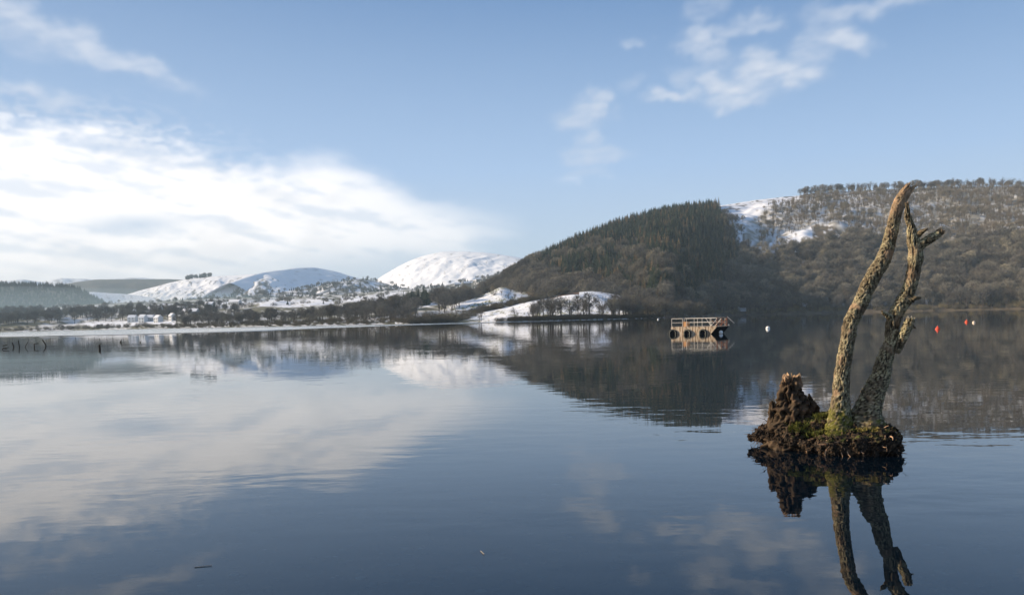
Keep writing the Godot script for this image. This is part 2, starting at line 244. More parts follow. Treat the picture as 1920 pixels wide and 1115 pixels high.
func sky_at(az: float, el: float) -> Color:
	# clear air: deep blue overhead, pale towards the horizon and towards the low sun on the left
	var c := AIR[0]
	for j in range(1, AIR.size()):
		c = c.lerp(AIR[j], clampf((el - AIR_AT[j - 1]) / (AIR_AT[j] - AIR_AT[j - 1]), 0.0, 1.0))
	var off := deg_to_rad(az + 82.0)
	var sun_cos := cos(deg_to_rad(el)) * cos(deg_to_rad(20.0)) * cos(off) + sin(deg_to_rad(el)) * sin(deg_to_rad(20.0))
	var glow := pow(maxf(0.0, sun_cos * 0.5 + 0.5), 3.0)
	c = c.lerp(Color(0.56, 0.63, 0.72), glow * 0.22)
	# noise on a plane of cloud high above, and near the horizon by angle
	var w := n_sky.get_noise_2d(az * 3.2, el * 7.0)
	var fine := n_sky.get_noise_2d(az * 9.0 + el * 5.0 + 300.0, el * 30.0 - az * 4.0)
	var broad := n_sky.get_noise_2d(az * 1.1 - 90.0, el * 2.6)
	var a := 0.0
	# the bank on the left
	var west := -az
	var top := 7.2 + 0.155 * (west - 3.0) + 2.2 * exp(-pow((west - 11.0) / 3.5, 2.0)) * 0.75 + (0.9 * exp(-pow((west - 24.0) / 6.0, 2.0)))
	if west > 40.0:
		top = 13.9 + 4.0 * broad
	var body := soft(top + 1.5, top - 1.3, el + 0.9 * w + 1.0 * fine * soft(10.0, 20.0, west))
	var end := soft(-2.5, 6.0, west + 2.5 * w) * (1.0 - soft(150.0, 190.0, west)) * (1.0 if az > -190.0 else 0.0)
	var low := 1.0 - soft(5.8, 3.2, el) * (1.0 - soft(8.0, 26.0, west)) * 0.75
	var wave := n_sky.get_noise_2d(az * 14.0 - el * 16.0, el * 44.0 + az * 9.0)
	var mack := soft(top + 3.6, top - 1.0, el + 0.8 * w) * soft(13.0, 24.0, west) * (1.0 - soft(45.0, 60.0, west)) * soft(-0.2, 0.42, wave + 0.55 * w)
	a = maxf(body * end * low * (0.72 + 0.25 * soft(4.0, 20.0, west)), 0.72 * mack * end)
	# long streaks drawn out along the wind, thinner cloud between them
	var streak := n_sky.get_noise_2d(az * 1.8 - el * 3.0 + 700.0, el * 15.0 + az * 3.2)
	a *= 1.0 - 0.42 * soft(-0.05, 0.5, streak + 0.3 * fine) * soft(1.0, 5.0, el)
	# thinner streaks inside the bank
	var hole := exp(-pow((west - 24.2) / 2.8, 2.0) - pow((el - 6.4 + (west - 24.2) * 0.05) / 0.55, 2.0))
	a *= 1.0 - 0.65 * hole
	a *= 1.0 - 0.28 * soft(0.1, 0.6, n_sky.get_noise_2d(az * 1.6 + 40.0, el * 9.0 + az * 1.5)) * soft(14.0, 24.0, west)
	if az > -40.0 and az < 32.0 and el > 8.0 and el < 22.0:
		var wx := 1.3 * n_sky.get_noise_2d(az * 7.0 + 50.0, el * 9.0)
		var wy := 0.8 * n_sky.get_noise_2d(az * 7.0 - 150.0, el * 9.0 + 70.0)
		for j in range(0, PUFFS.size(), 5):
			var dx: float = (az + wx - PUFFS[j]) / PUFFS[j + 2]
			var slant: float = 0.33 * (az - PUFFS[j]) if j < 15 else 0.0
			var dy: float = (el + wy - PUFFS[j + 1] + slant) / PUFFS[j + 3]
			var d := dx * dx + dy * dy
			if d < 6.0:
				a = 1.0 - (1.0 - a) * (1.0 - PUFFS[j + 4] * 0.78 * exp(-d * d * 0.45 - d * 0.25) * (0.95 + 0.7 * fine))
	elif az > 32.0 or az < -150.0 or el > 22.0:
		var p := n_sky.get_noise_2d(az * 4.0 * cos(deg_to_rad(el)) + 500.0, el * 7.0)
		a = maxf(a, 0.55 * soft(0.3, 0.62, p + 0.3 * fine) * soft(5.0, 14.0, el) * soft(75.0, 45.0, el))
	a = clampf(a, 0.0, 1.0)
	var white := Color(0.84, 0.805, 0.785).lerp(Color(0.64, 0.635, 0.645), soft(0.0, 0.7, w + broad) * 0.5)
	if el > 9.5 and az > 0.0:
		white = Color(0.47, 0.50, 0.56)
	elif el > 12.5:
		white = Color(0.51, 0.535, 0.59)
	return c.lerp(white, a)


func make_sky() -> ImageTexture:
	var coarse := Image.create_empty(384, 192, false, Image.FORMAT_RGBF)
	for y in 192:
		var el := 90.0 - (y + 0.5) * 180.0 / 192.0
		for x in 384:
			coarse.set_pixel(x, y, sky_at((x + 0.5) * 360.0 / 384.0 - 180.0, el) if el > -2.0 else Color(0.3, 0.36, 0.42))
	coarse.resize(3072, 1536, Image.INTERPOLATE_CUBIC)
	var fine := Image.create_empty(768, 300, false, Image.FORMAT_RGBF)
	for y in 300:
		var el := 35.0 - (y + 0.5) * 180.0 / 1536.0
		for x in 768:
			fine.set_pixel(x, y, sky_at(-45.0 + (x + 0.5) * 360.0 / 3072.0, el))
	coarse.blit_rect(fine, Rect2i(0, 0, 768, 299), Vector2i(1152, roundi((90.0 - 35.0) * 1536.0 / 180.0)))
	var turned := Image.create_empty(3072, 1536, false, Image.FORMAT_RGBF)  # a panorama begins and ends straight ahead
	turned.blit_rect(coarse, Rect2i(1536, 0, 1536, 1536), Vector2i(0, 0))
	turned.blit_rect(coarse, Rect2i(0, 0, 1536, 1536), Vector2i(1536, 0))
	return ImageTexture.create_from_image(turned)


# ---------------------------------------------------------------- land

func land_point(called: String, u: float, v: float) -> Vector3:
	var l: Dictionary = lands[called]
	var r: PackedVector3Array = l.ridge
	var f: PackedVector3Array = l.foot
	var m := r.size()
	var t := clampf(u, 0.0, 1.0) * (m - 1)
	var k := clampi(int(t), 0, m - 2)
	var w := t - k
	var a := maxi(k - 1, 0)
	var b := mini(k + 2, m - 1)
	var top := r[k].cubic_interpolate(r[k + 1], r[a], r[b], w)
	var low := f[k].cubic_interpolate(f[k + 1], f[a], f[b], w)
	var p := low + (top - low) * v
	if v <= 1.0:
		p.y = low.y + (top.y - low.y) * (1.0 - pow(1.0 - v, l.q))
		if v < 0.0:
			p.y = low.y + v * 20.0
	else:
		p.y = top.y - (top.y - low.y) * pow(v - 1.0, 1.3) * 1.6
	var s: float = l.size
	var h := n_mid.get_noise_2d(p.x / s, p.z / s) + 0.4 * n_mid.get_noise_2d(p.x * 3.1 / s + 90.0, p.z * 3.1 / s)
	p.y += l.rough * h * clampf(v * 4.0, 0.0, 1.0) * (1.0 - 0.85 * soft(0.75, 1.0, v))
	return p


func make_land(called: String, nu: int, nv: int, size: float, rough: float, paint: Callable) -> MeshInstance3D:
	lands[called] = {"q": LAND[called][0], "ridge": threes(LAND[called][1]), "foot": threes(LAND[called][2]), "size": size, "rough": rough}
	var b := Buf.new()
	for j in nv + 1:
		var v := -0.08 + 1.6 * j / nv
		for k in nu + 1:
			var u := float(k) / nu
			var p := land_point(called, u, v)
			b.v.append(p)
			b.c.append(paint.call(u, v, p))
	for j in nv + 1:
		for k in nu + 1:
			var dx := b.v[j * (nu + 1) + mini(k + 1, nu)] - b.v[j * (nu + 1) + maxi(k - 1, 0)]
			var dz := b.v[mini(j + 1, nv) * (nu + 1) + k] - b.v[maxi(j - 1, 0) * (nu + 1) + k]
			b.n.append(dx.cross(dz).normalized())
	for j in nv:
		for k in nu:
			var p := j * (nu + 1) + k
			b.i.append_array(PackedInt32Array([p, p + nu + 1, p + 1, p + 1, p + nu + 1, p + nu + 2]))
	var o := part(called, b.mesh(), M.ground, self)
	o.set_meta("kind", "structure")
	return o


func inside(poly: PackedVector2Array, u: float, v: float) -> bool:
	return Geometry2D.is_point_in_polygon(Vector2(u, v), poly)


const SNOW := Color(0.80, 0.82, 0.86)


# ---------------------------------------------------------------- trees

func twig(b: Buf, p: Vector3, d: Vector3, length: float, width: float, col: Color) -> void:
	var s := d.cross(rvec()).normalized() * width * 0.5
	b.tri(p - s, p + s, p + d * length, col)


func bare_tree(sd: int, h: float, wide: float, low: float, twigs: int, tw: float, tone := Color(0.125, 0.112, 0.094), shell := 0.28) -> Array:
	rng.seed = sd
	var trunk := Buf.new()
	var crown := Buf.new()
	var bark := Color(0.075, 0.066, 0.056)
	var mid := Vector3(rnd(-0.3, 0.3), h * (low + 1.0) * 0.5, rnd(-0.3, 0.3))
	var half := Vector3(wide * 0.5, h * (1.0 - low) * 0.5, wide * 0.5)
	var lean := Vector3(rnd(-0.5, 0.5), 0, rnd(-0.5, 0.5))
	var axis := []
	var rad := []
	for k in 6:
		var t := k / 5.0
		axis.append(Vector3(lean.x * t * t + rnd(-0.1, 0.1) * t, h * 0.78 * t, lean.z * t * t + rnd(-0.1, 0.1) * t))
		rad.append(h * 0.022 * (1.15 - t) + 0.02)
	axis[0].y = -0.8
	trunk.tube(axis, rad, 6, bark, false)
	var tips := []
	for k in 13:
		var t := rnd(low * 0.9, 0.95)
		var base: Vector3 = axis[0].lerp(axis[5], t) if false else Vector3(lean.x * t * t, h * 0.78 * t, lean.z * t * t)
		var out := rvec()
		out.y = absf(out.y) * 0.8 + 0.15
		var goal := mid + Vector3(out.x, out.y * 1.1 - 0.2, out.z).normalized() * half * rnd(0.65, 0.95)
		var bend := base.lerp(goal, 0.5) + Vector3(0, -h * 0.03, 0) + rvec() * h * 0.03
		var r0 := h * 0.009 * (1.3 - t) + 0.02
		trunk.tube([base, bend, goal], [r0, r0 * 0.65, 0.02], 4, bark, false)
		for j in 6:
			var s := rnd(0.3, 1.0)
			var q := base.lerp(bend, s * 2.0) if s < 0.5 else bend.lerp(goal, s * 2.0 - 1.0)
			var d := (rvec() + (goal - base).normalized() * 0.8 + Vector3(0, 0.4, 0)).normalized()
			var e := q + d * h * rnd(0.08, 0.17)
			crown.tube([q, e], [r0 * 0.35 + 0.01, 0.012], 3, bark * 1.2, false)
			tips.append([q, e])
	for k in twigs:
		var p: Vector3
		var lump: Vector3
		if rng.randf() > shell:
			var tp: Array = tips[rng.randi() % tips.size()]
			p = tp[0].lerp(tp[1], rnd(0.3, 1.1)) + rvec() * h * 0.05 * rng.randf()
		else:
			lump = rvec()
			p = mid + lump * half * pow(rng.randf(), 0.2)
			if p.y < mid.y - half.y * 0.7:
				continue
		var d := ((p - mid).normalized() * 0.7 + Vector3(0, 0.5, 0) + rvec() * 0.8).normalized()
		twig(crown, p, d, h * rnd(0.05, 0.11), tw * rnd(0.6, 1.3), tone * rnd(0.7, 1.35))
	return [trunk, crown]


func conifer(sd: int, h: float, wide: float, tiers: int, col: Color, sparse := false) -> Array:
	rng.seed = sd
	var trunk := Buf.new()
	var crown := Buf.new()
	trunk.tube([Vector3(0, -0.8, 0), Vector3(0, h * 0.5, 0), Vector3(0, h * 0.98, 0)], [h * 0.016, h * 0.010, 0.02], 5, Color(0.08, 0.062, 0.05), false)
	for t in tiers:
		var f := float(t) / tiers
		var y := h * (0.12 + 0.86 * f)
		var r := wide * 0.5 * pow(1.0 - f, 0.8) + 0.12
		var arms := 5 + int(6 * (1.0 - f))
		var turn := rng.randf() * TAU
		for a in arms:
			var an := turn + TAU * a / arms + rnd(-0.25, 0.25)
			var d := Vector3(cos(an), 0, sin(an))
			var s := Vector3(-d.z, 0, d.x)
			var rr := r * rnd(0.7, 1.15)
			var tip := Vector3(0, y, 0) + d * rr + Vector3(0, -rr * rnd(0.1, 0.4), 0)
			var w := rr * (0.14 if sparse else 0.42)
			var root := Vector3(0, y + h * 0.03, 0)
			var knee := root.lerp(tip, 0.6) + Vector3(0, rr * 0.08, 0)
			var cc := col * rnd(0.65, 1.35)
			crown.tri(root, knee - s * w, tip, cc)
			crown.tri(root, tip, knee + s * w, cc)
			if not sparse:
				crown.tri(knee - s * w, knee - s * w * 0.4 + Vector3(0, -rr * 0.35, 0), tip, cc * 0.9)
				crown.tri(knee + s * w, tip, knee + s * w * 0.4 + Vector3(0, -rr * 0.35, 0), cc * 0.9)
			else:
				for q in 3:
					twig(crown, root.lerp(tip, rnd(0.3, 1.0)), (rvec() + Vector3(0, 0.4, 0)).normalized(), rr * 0.45, 0.16, cc)
	return [trunk, crown]


func bush(sd: int, h: float, wide: float, twigs: int, tw: float) -> Array:
	rng.seed = sd
	var stems := Buf.new()
	var crown := Buf.new()
	for k in 7:
		var an := TAU * k / 7.0 + rnd(-0.3, 0.3)
		var e := Vector3(cos(an) * wide * 0.32, h * rnd(0.5, 0.8), sin(an) * wide * 0.32)
		stems.tube([Vector3(cos(an) * 0.1, -0.5, sin(an) * 0.1), e * 0.5 + Vector3(0, h * 0.08, 0), e], [0.06, 0.04, 0.015], 4, Color(0.10, 0.085, 0.065), false)
	for k in twigs:
		var o := rvec()
		var p := Vector3(o.x * wide * 0.45, h * 0.45 + o.y * h * 0.42, o.z * wide * 0.45) * pow(rng.randf(), 0.3)
		p.y = maxf(p.y, 0.05)
		twig(crown, p, (o * 0.6 + Vector3(0, 0.8, 0) + rvec() * 0.5).normalized(), h * rnd(0.12, 0.26), tw * rnd(0.6, 1.3), Color(0.13, 0.115, 0.085) * rnd(0.7, 1.35))
	return [stems, crown]


func one(p: Array) -> ArrayMesh:
	var b := Buf.new()
	b.add(p[0], Transform3D())
	b.add(p[1], Transform3D())
	return b.mesh()


func tint_mat(c: Color) -> StandardMaterial3D:
	return mat(c.linear_to_srgb(), 0.95)


# A wood: scattered over one landform inside an outline given in that landform's own (along, up) coordinates.
# kinds: [[share, prototype name], ...]; the first `singles` nearest to the water become trees of their own, the rest one mass.
var protos := {}
var masses := {}


func scatter(land: String, outline: Array, count: int, kinds: Array, h0: float, h1: float, singles: int, label: String, group: String, sd: int, tint0 := Color(1, 1, 1), tint1 := Color(1, 1, 1), edge := 0.03, gaps := -2.0) -> void:
	var poly := pairs(outline)
	var lo := Vector2(9, 9)
	var hi := Vector2(-9, -9)
	for q in poly:
		lo = lo.min(q)
		hi = hi.max(q)
	rng.seed = sd
	var spots := []
	var guard := 0
	while spots.size() < count and guard < count * 30:
		guard += 1
		var u := rnd(lo.x, hi.x)
		var v := rnd(lo.y, hi.y)
		var ju := u + rng.randfn() * edge * 0.3
		var jv := v + rng.randfn() * edge
		if not inside(poly, ju, jv) or v > 1.02 or v < 0.004:
			continue
		var p := land_point(land, u, v)
		if p.y < 0.15 or n_mid.get_noise_2d(p.x / 45.0 + 77.0, p.z / 45.0) < gaps:
			continue
		var pick := rng.randf()
		var kind := ""
		var patch := n_mid.get_noise_2d(p.x / 70.0, p.z / 70.0 + 333.0)
		for kd in kinds:
			kind = kd[1]
			pick -= kd[0]
			if pick + patch * 0.5 < 0.0:
				break
		spots.append([v, p, kind, rnd(h0, h1), rnd(0, TAU), tint0.lerp(tint1, rng.randf()), rng.randi() % 4, rnd(0.85, 1.2)])
	spots.sort_custom(func(a, b): return a[0] < b[0])
	var step := 1
	for k in spots.size():
		var s: Array = spots[k]
		var pr: Dictionary = protos[s[2]]
		var t := Transform3D(Basis(Vector3.UP, s[4]).scaled(Vector3(s[3] * s[7], s[3], s[3] * s[7]) / pr.h), s[1])
		if k < singles:
			var o: Node3D = copy_of(pr.nodes[s[6] % pr.nodes.size()])
			o.transform = t
			tag(o, label, pr.category, group)
		else:
			var key: String = "%s|%s|%d" % [land, s[2], s[6] % pr.nodes.size()]
			if not masses.has(key):
				masses[key] = []
			masses[key].append([t, s[5]])


func flush_masses() -> void:
	for key in masses:
		var bits: PackedStringArray = key.split("|")
		var pr: Dictionary = protos[bits[1]]
		var mm := MultiMesh.new()
		mm.transform_format = MultiMesh.TRANSFORM_3D
		mm.use_colors = true
		mm.mesh = pr.joined[int(bits[2])]
		mm.instance_count = masses[key].size()
		for k in masses[key].size():
			mm.set_instance_transform(k, masses[key][k][0])
			mm.set_instance_color(k, masses[key][k][1])
		var o := MultiMeshInstance3D.new()
		o.name = numbered(pr.mass)
		o.multimesh = mm
		o.material_override = pr.material
		add_child(o)
		var where: String = {"hillside": "on the hillside right of the lake", "near_field": "at the foot of the snowy field", "far_field": "beside the sloping snowy field", "lowland": "among the fields across the lake", "wooded_rise": "on the rise below the white fells", "forest_hill": "on the hazy hill at far left", "snowy_spur": "on the snowy spur"}[bits[0]]
		tag(o, "%s %s" % [pr.mass_label, where], "wood", "", "stuff")


func proto(called: String, category: String, h: float, sets: Array, material: Material, mass: String, mass_label: String, node_name: String, low_part: String) -> void:
	var nodes := []
	var joined := []
	for s in sets:
		var o := Node3D.new()
		o.name = node_name + "_proto"
		part(low_part, s[0].mesh(), material, o)
		part("crown", s[1].mesh(), material, o)
		nodes.append(o)
		joined.append(one(s))
	protos[called] = {"category": category, "h": h, "nodes": nodes, "joined": joined, "material": material, "mass": mass, "mass_label": mass_label}


# ---------------------------------------------------------------- dead tree

# A limb with bark: rings along a smooth path, pushed in and out by ridged bark and lumps. style.x lichen, style.y bare wood near the tip, style.z moss near the base
func bark_limb(flat: Array, around: int, step: float, style: Dictionary) -> Buf:
	var pr := points(flat)
	var pts: Array = pr[0]
	var rad: Array = pr[1]
	var path := []
	var size := []
	for k in pts.size() - 1:
		var a: Vector3 = pts[maxi(k - 1, 0)]
		var b: Vector3 = pts[mini(k + 2, pts.size() - 1)]
		var m := maxi(2, int((pts[k] as Vector3).distance_to(pts[k + 1]) / step))
		for j in m:
			var w := float(j) / m
			path.append((pts[k] as Vector3).cubic_interpolate(pts[k + 1], a, b, w))
			size.append(cubic_interpolate(rad[k], rad[k + 1], rad[maxi(k - 1, 0)], rad[mini(k + 2, rad.size() - 1)], w))
	path.append(pts[-1])
	size.append(rad[-1])
	var buf := Buf.new()
	var m := path.size()
	var off: float = style.get("seed", 0.0)
	var depth: float = style.get("bark", 0.014)
	var jag: float = style.get("jag", 0.04)
	var length := step * m
	for k in m:
		var t: Vector3 = (path[mini(k + 1, m - 1)] - path[maxi(k - 1, 0)]).normalized()
		var a := t.cross(Vector3(0, 0, 1)).normalized()
		var b := a.cross(t)
		var f := float(k) / (m - 1)
		for s in around:
			var an := TAU * s / around
			var d := a * cos(an) + b * sin(an)
			var r: float = size[k]
			var q: Vector3 = path[k] + d * r
			var qs := Vector3(q.x, q.y * float(style.get("grain", 0.16)), q.z) * float(style.get("freq", 36.0)) + Vector3(off, off, off)
			var ridge := 1.0 - absf(n_low.get_noise_3dv(qs)) * 2.6
			var lump := n_low.get_noise_3dv(q * 6.5 + Vector3(off, 7, 0))
			var knob := maxf(0.0, n_low.get_noise_3dv(q * 13.0 + Vector3(off, 70, 0)) - 0.25)
			var fine := n_cell.get_noise_3dv(q * 55.0 + Vector3(off, 0, 0))
			var bare := soft(0.0, 0.35, f - float(style.get("bare_from", 2.0)) + 0.18 * lump)
			var patch := soft(0.30, 0.42, n_low.get_noise_3dv(q * 4.0 + Vector3(off * 3.0, 19, 5)))
			bare = maxf(bare, patch * float(style.get("patches", 0.0)))
			var cut := clampf(ridge, -0.6, 0.85)
			var p: Vector3 = path[k] + d * (r * (1.0 + float(style.get("lumps", 0.09)) * lump + 0.16 * knob * (1.0 - bare)) + depth * (cut - 0.55) * (1.0 - 0.65 * bare) + 0.004 * fine)
			var end := soft(1.0 - jag * 3.0 / maxf(length, 0.1), 1.0, f)
			if end > 0.0:
				p += t * jag * end * (0.6 * n_low.get_noise_3dv(d * 1.9 + Vector3(off, 3, 9)) + 0.7 * n_low.get_noise_3dv(d * 5.0 + Vector3(off, 31, 9)))
			buf.v.append(p)
			# bark, cracks, lichen, bared wood, moss
			var col: Color = style.get("dark", Color(0.025, 0.02, 0.014)).lerp(style.get("bark_colour", Color(0.15, 0.12, 0.078)), soft(-0.2, 0.65, ridge + 0.3 * fine))
			var lich := soft(0.02, 0.30, n_cell.get_noise_3dv(Vector3(q.x, q.y * 0.6, q.z) * 62.0 + Vector3(5, off, 0)) + 0.9 * n_low.get_noise_3dv(q * 4.2 + Vector3(50, off, 0)) + 0.02) * soft(-0.2, 0.5, ridge)
			col = col.lerp(Color(0.46, 0.40, 0.25) if fine > -0.2 else Color(0.30, 0.28, 0.15), lich * float(style.get("lichen", 1.0)) * (1.0 - bare))
			var grain := n_low.get_noise_3dv(Vector3(q.x * 70.0, q.y * 7.0, q.z * 70.0))
			col = col.lerp(Color(0.40, 0.265, 0.165) * (1.0 + 0.55 * grain), bare)
			var moss_to: float = style.get("moss_to", -9.0)
			var moss := soft(0.10, -0.10, q.y - moss_to + 0.22 * n_low.get_noise_3dv(q * 11.0)) * soft(-0.35, 0.25, n_low.get_noise_3dv(q * 16.0 + Vector3(0, 40, off)) + 0.2)
			col = col.lerp(Color(0.07, 0.075, 0.016).lerp(Color(0.16, 0.145, 0.035), soft(-0.3, 0.4, fine)), moss)
			buf.c.append(Color(col.r, col.g, col.b))
	# end face
	var tipc := Vector3.ZERO
	for s in around:
		tipc += buf.v[(m - 1) * around + s] / around
	tipc -= (path[m - 1] - path[m - 2]).normalized() * jag * 0.5
	for k in m:
		for s in around:
			var du := buf.v[k * around + (s + 1) % around] - buf.v[k * around + (s + around - 1) % around]
			var dv := buf.v[mini(k + 1, m - 1) * around + s] - buf.v[maxi(k - 1, 0) * around + s]
			var nn := du.cross(dv).normalized()
			if nn.dot(buf.v[k * around + s] - path[k]) < 0.0:
				nn = -nn
			buf.n.append(nn)
	for k in m - 1:
		for s in around:
			var s2 := (s + 1) % around
			var p := k * around
			buf.i.append_array(PackedInt32Array([p + s, p + s2, p + around + s, p + s2, p + around + s2, p + around + s]))
	var wood: Color = style.get("end", Color(0.40, 0.27, 0.16))
	for s in around:
		var s2 := (s + 1) % around
		buf.tri(buf.v[(m - 1) * around + s], tipc, buf.v[(m - 1) * around + s2], wood * rnd(0.7, 1.2))
	return buf


func plate_field(p: Vector3) -> float:
	var d := 9.0
	for k in range(0, LUMPS.size(), 6):
		var q := p - Vector3(LUMPS[k], LUMPS[k + 1], LUMPS[k + 2])
		var r := Vector3(LUMPS[k + 3], LUMPS[k + 4], LUMPS[k + 5])
		var e := q / r
		var l := e.length()
		var dk := (l - 1.0) * minf(r.x, minf(r.y, r.z))
		var h := clampf(0.5 + 0.5 * (d - dk) / 0.05, 0.0, 1.0)
		d = lerpf(d, dk, h) - 0.05 * h * (1.0 - h)
	return d


func plate_mesh() -> Buf:
	var lo := Vector3(2.78, -0.24, -10.26)
	var cell := 0.0165
	var nx := 98
	var ny := 44
	var nz := 86
	var f := PackedFloat32Array()
	f.resize(nx * ny * nz)
	for z in nz:
		for y in ny:
			for x in nx:
				var p := lo + Vector3(x, y, z) * cell
				var d := 1.0
				if x > 0 and y > 0 and z > 0 and x < nx - 1 and y < ny - 1 and z < nz - 1:
					d = plate_field(p)
					if d < 0.12 and d > -0.12:
						d += 0.055 * n_low.get_noise_3dv(p * 9.0) + 0.05 * (absf(n_low.get_noise_3dv(p * 21.0 + Vector3(9, 0, 0))) - 0.2) + 0.022 * n_cell.get_noise_3dv(p * 34.0)
				f[(z * ny + y) * nx + x] = d
	var b := Buf.new()
	var id := PackedInt32Array()
	id.resize(nx * ny * nz)
	id.fill(-1)
	var corner := [0, 1, nx, nx + 1, nx * ny, nx * ny + 1, nx * ny + nx, nx * ny + nx + 1]
	var edges := [[0, 1], [2, 3], [4, 5], [6, 7], [0, 2], [1, 3], [4, 6], [5, 7], [0, 4], [1, 5], [2, 6], [3, 7]]
	for z in nz - 1:
		for y in ny - 1:
			for x in nx - 1:
				var at := (z * ny + y) * nx + x
				var neg := 0
				for k in 8:
					if f[at + corner[k]] < 0.0:
						neg += 1
				if neg == 0 or neg == 8:
					continue
				var sum := Vector3.ZERO
				var cnt := 0
				for e in edges:
					var fa := f[at + corner[e[0]]]
					var fb := f[at + corner[e[1]]]
					if (fa < 0.0) != (fb < 0.0):
						var t := fa / (fa - fb)
						var pa := Vector3(e[0] & 1, (e[0] >> 1) & 1, e[0] >> 2)
						var pb := Vector3(e[1] & 1, (e[1] >> 1) & 1, e[1] >> 2)
						sum += pa.lerp(pb, t)
						cnt += 1
				id[at] = b.v.size()
				var p := lo + (Vector3(x, y, z) + sum / cnt) * cell
				b.v.append(p)
				var g := Vector3(f[at + 1] - f[at], f[at + nx] - f[at], f[at + nx * ny] - f[at])
				b.n.append(g.normalized())
				var soil := Color(0.022, 0.016, 0.012).lerp(Color(0.11, 0.072, 0.045), soft(0.1, 0.65, n_cell.get_noise_3dv(p * 30.0) + 0.6 * n_low.get_noise_3dv(p * 8.0)))
				var mossy := 0.8 * soft(0.32, 0.6, n_low.get_noise_3dv(p * 7.0 + Vector3(3, 3, 3)) + 0.9 * (g.normalized().y - 0.45)) * soft(3.08, 3.25, p.x) * soft(0.12, 0.2, p.y)
				soil = soil.lerp(Color(0.10, 0.115, 0.025) if p.x < 3.85 else Color(0.22, 0.185, 0.06), mossy)
				b.c.append(Color(soil.r, soil.g, soil.b))
	for z in range(1, nz - 1):
		for y in range(1, ny - 1):
			for x in range(1, nx - 1):
				var at := (z * ny + y) * nx + x
				var s := f[at] < 0.0
				for ax in 3:
					var o: int = [1, nx, nx * ny][ax]
					if (f[at + o] < 0.0) == s:
						continue
					var o1: int = [nx, nx * ny, 1][ax]
					var o2: int = [nx * ny, 1, nx][ax]
					var a := id[at]
					var c := id[at - o1]
					var d := id[at - o1 - o2]
					var e := id[at - o2]
					if s:
						b.i.append_array(PackedInt32Array([a, d, c, a, e, d]))
					else:
						b.i.append_array(PackedInt32Array([a, c, d, a, d, e]))
	return b


func root_piece(start: Vector3, dir: Vector3, length: float, r: float, sag: float) -> Array:
	var pts := []
	var rad := []
	var p := start
	var d := dir
	for k in 6:
		pts.append(p)
		rad.append(r * (1.0 - 0.16 * k))
		d = (d + rvec() * 0.45 + Vector3(0, -sag, 0)).normalized()
		p += d * length / 5.0
	return [pts, rad]


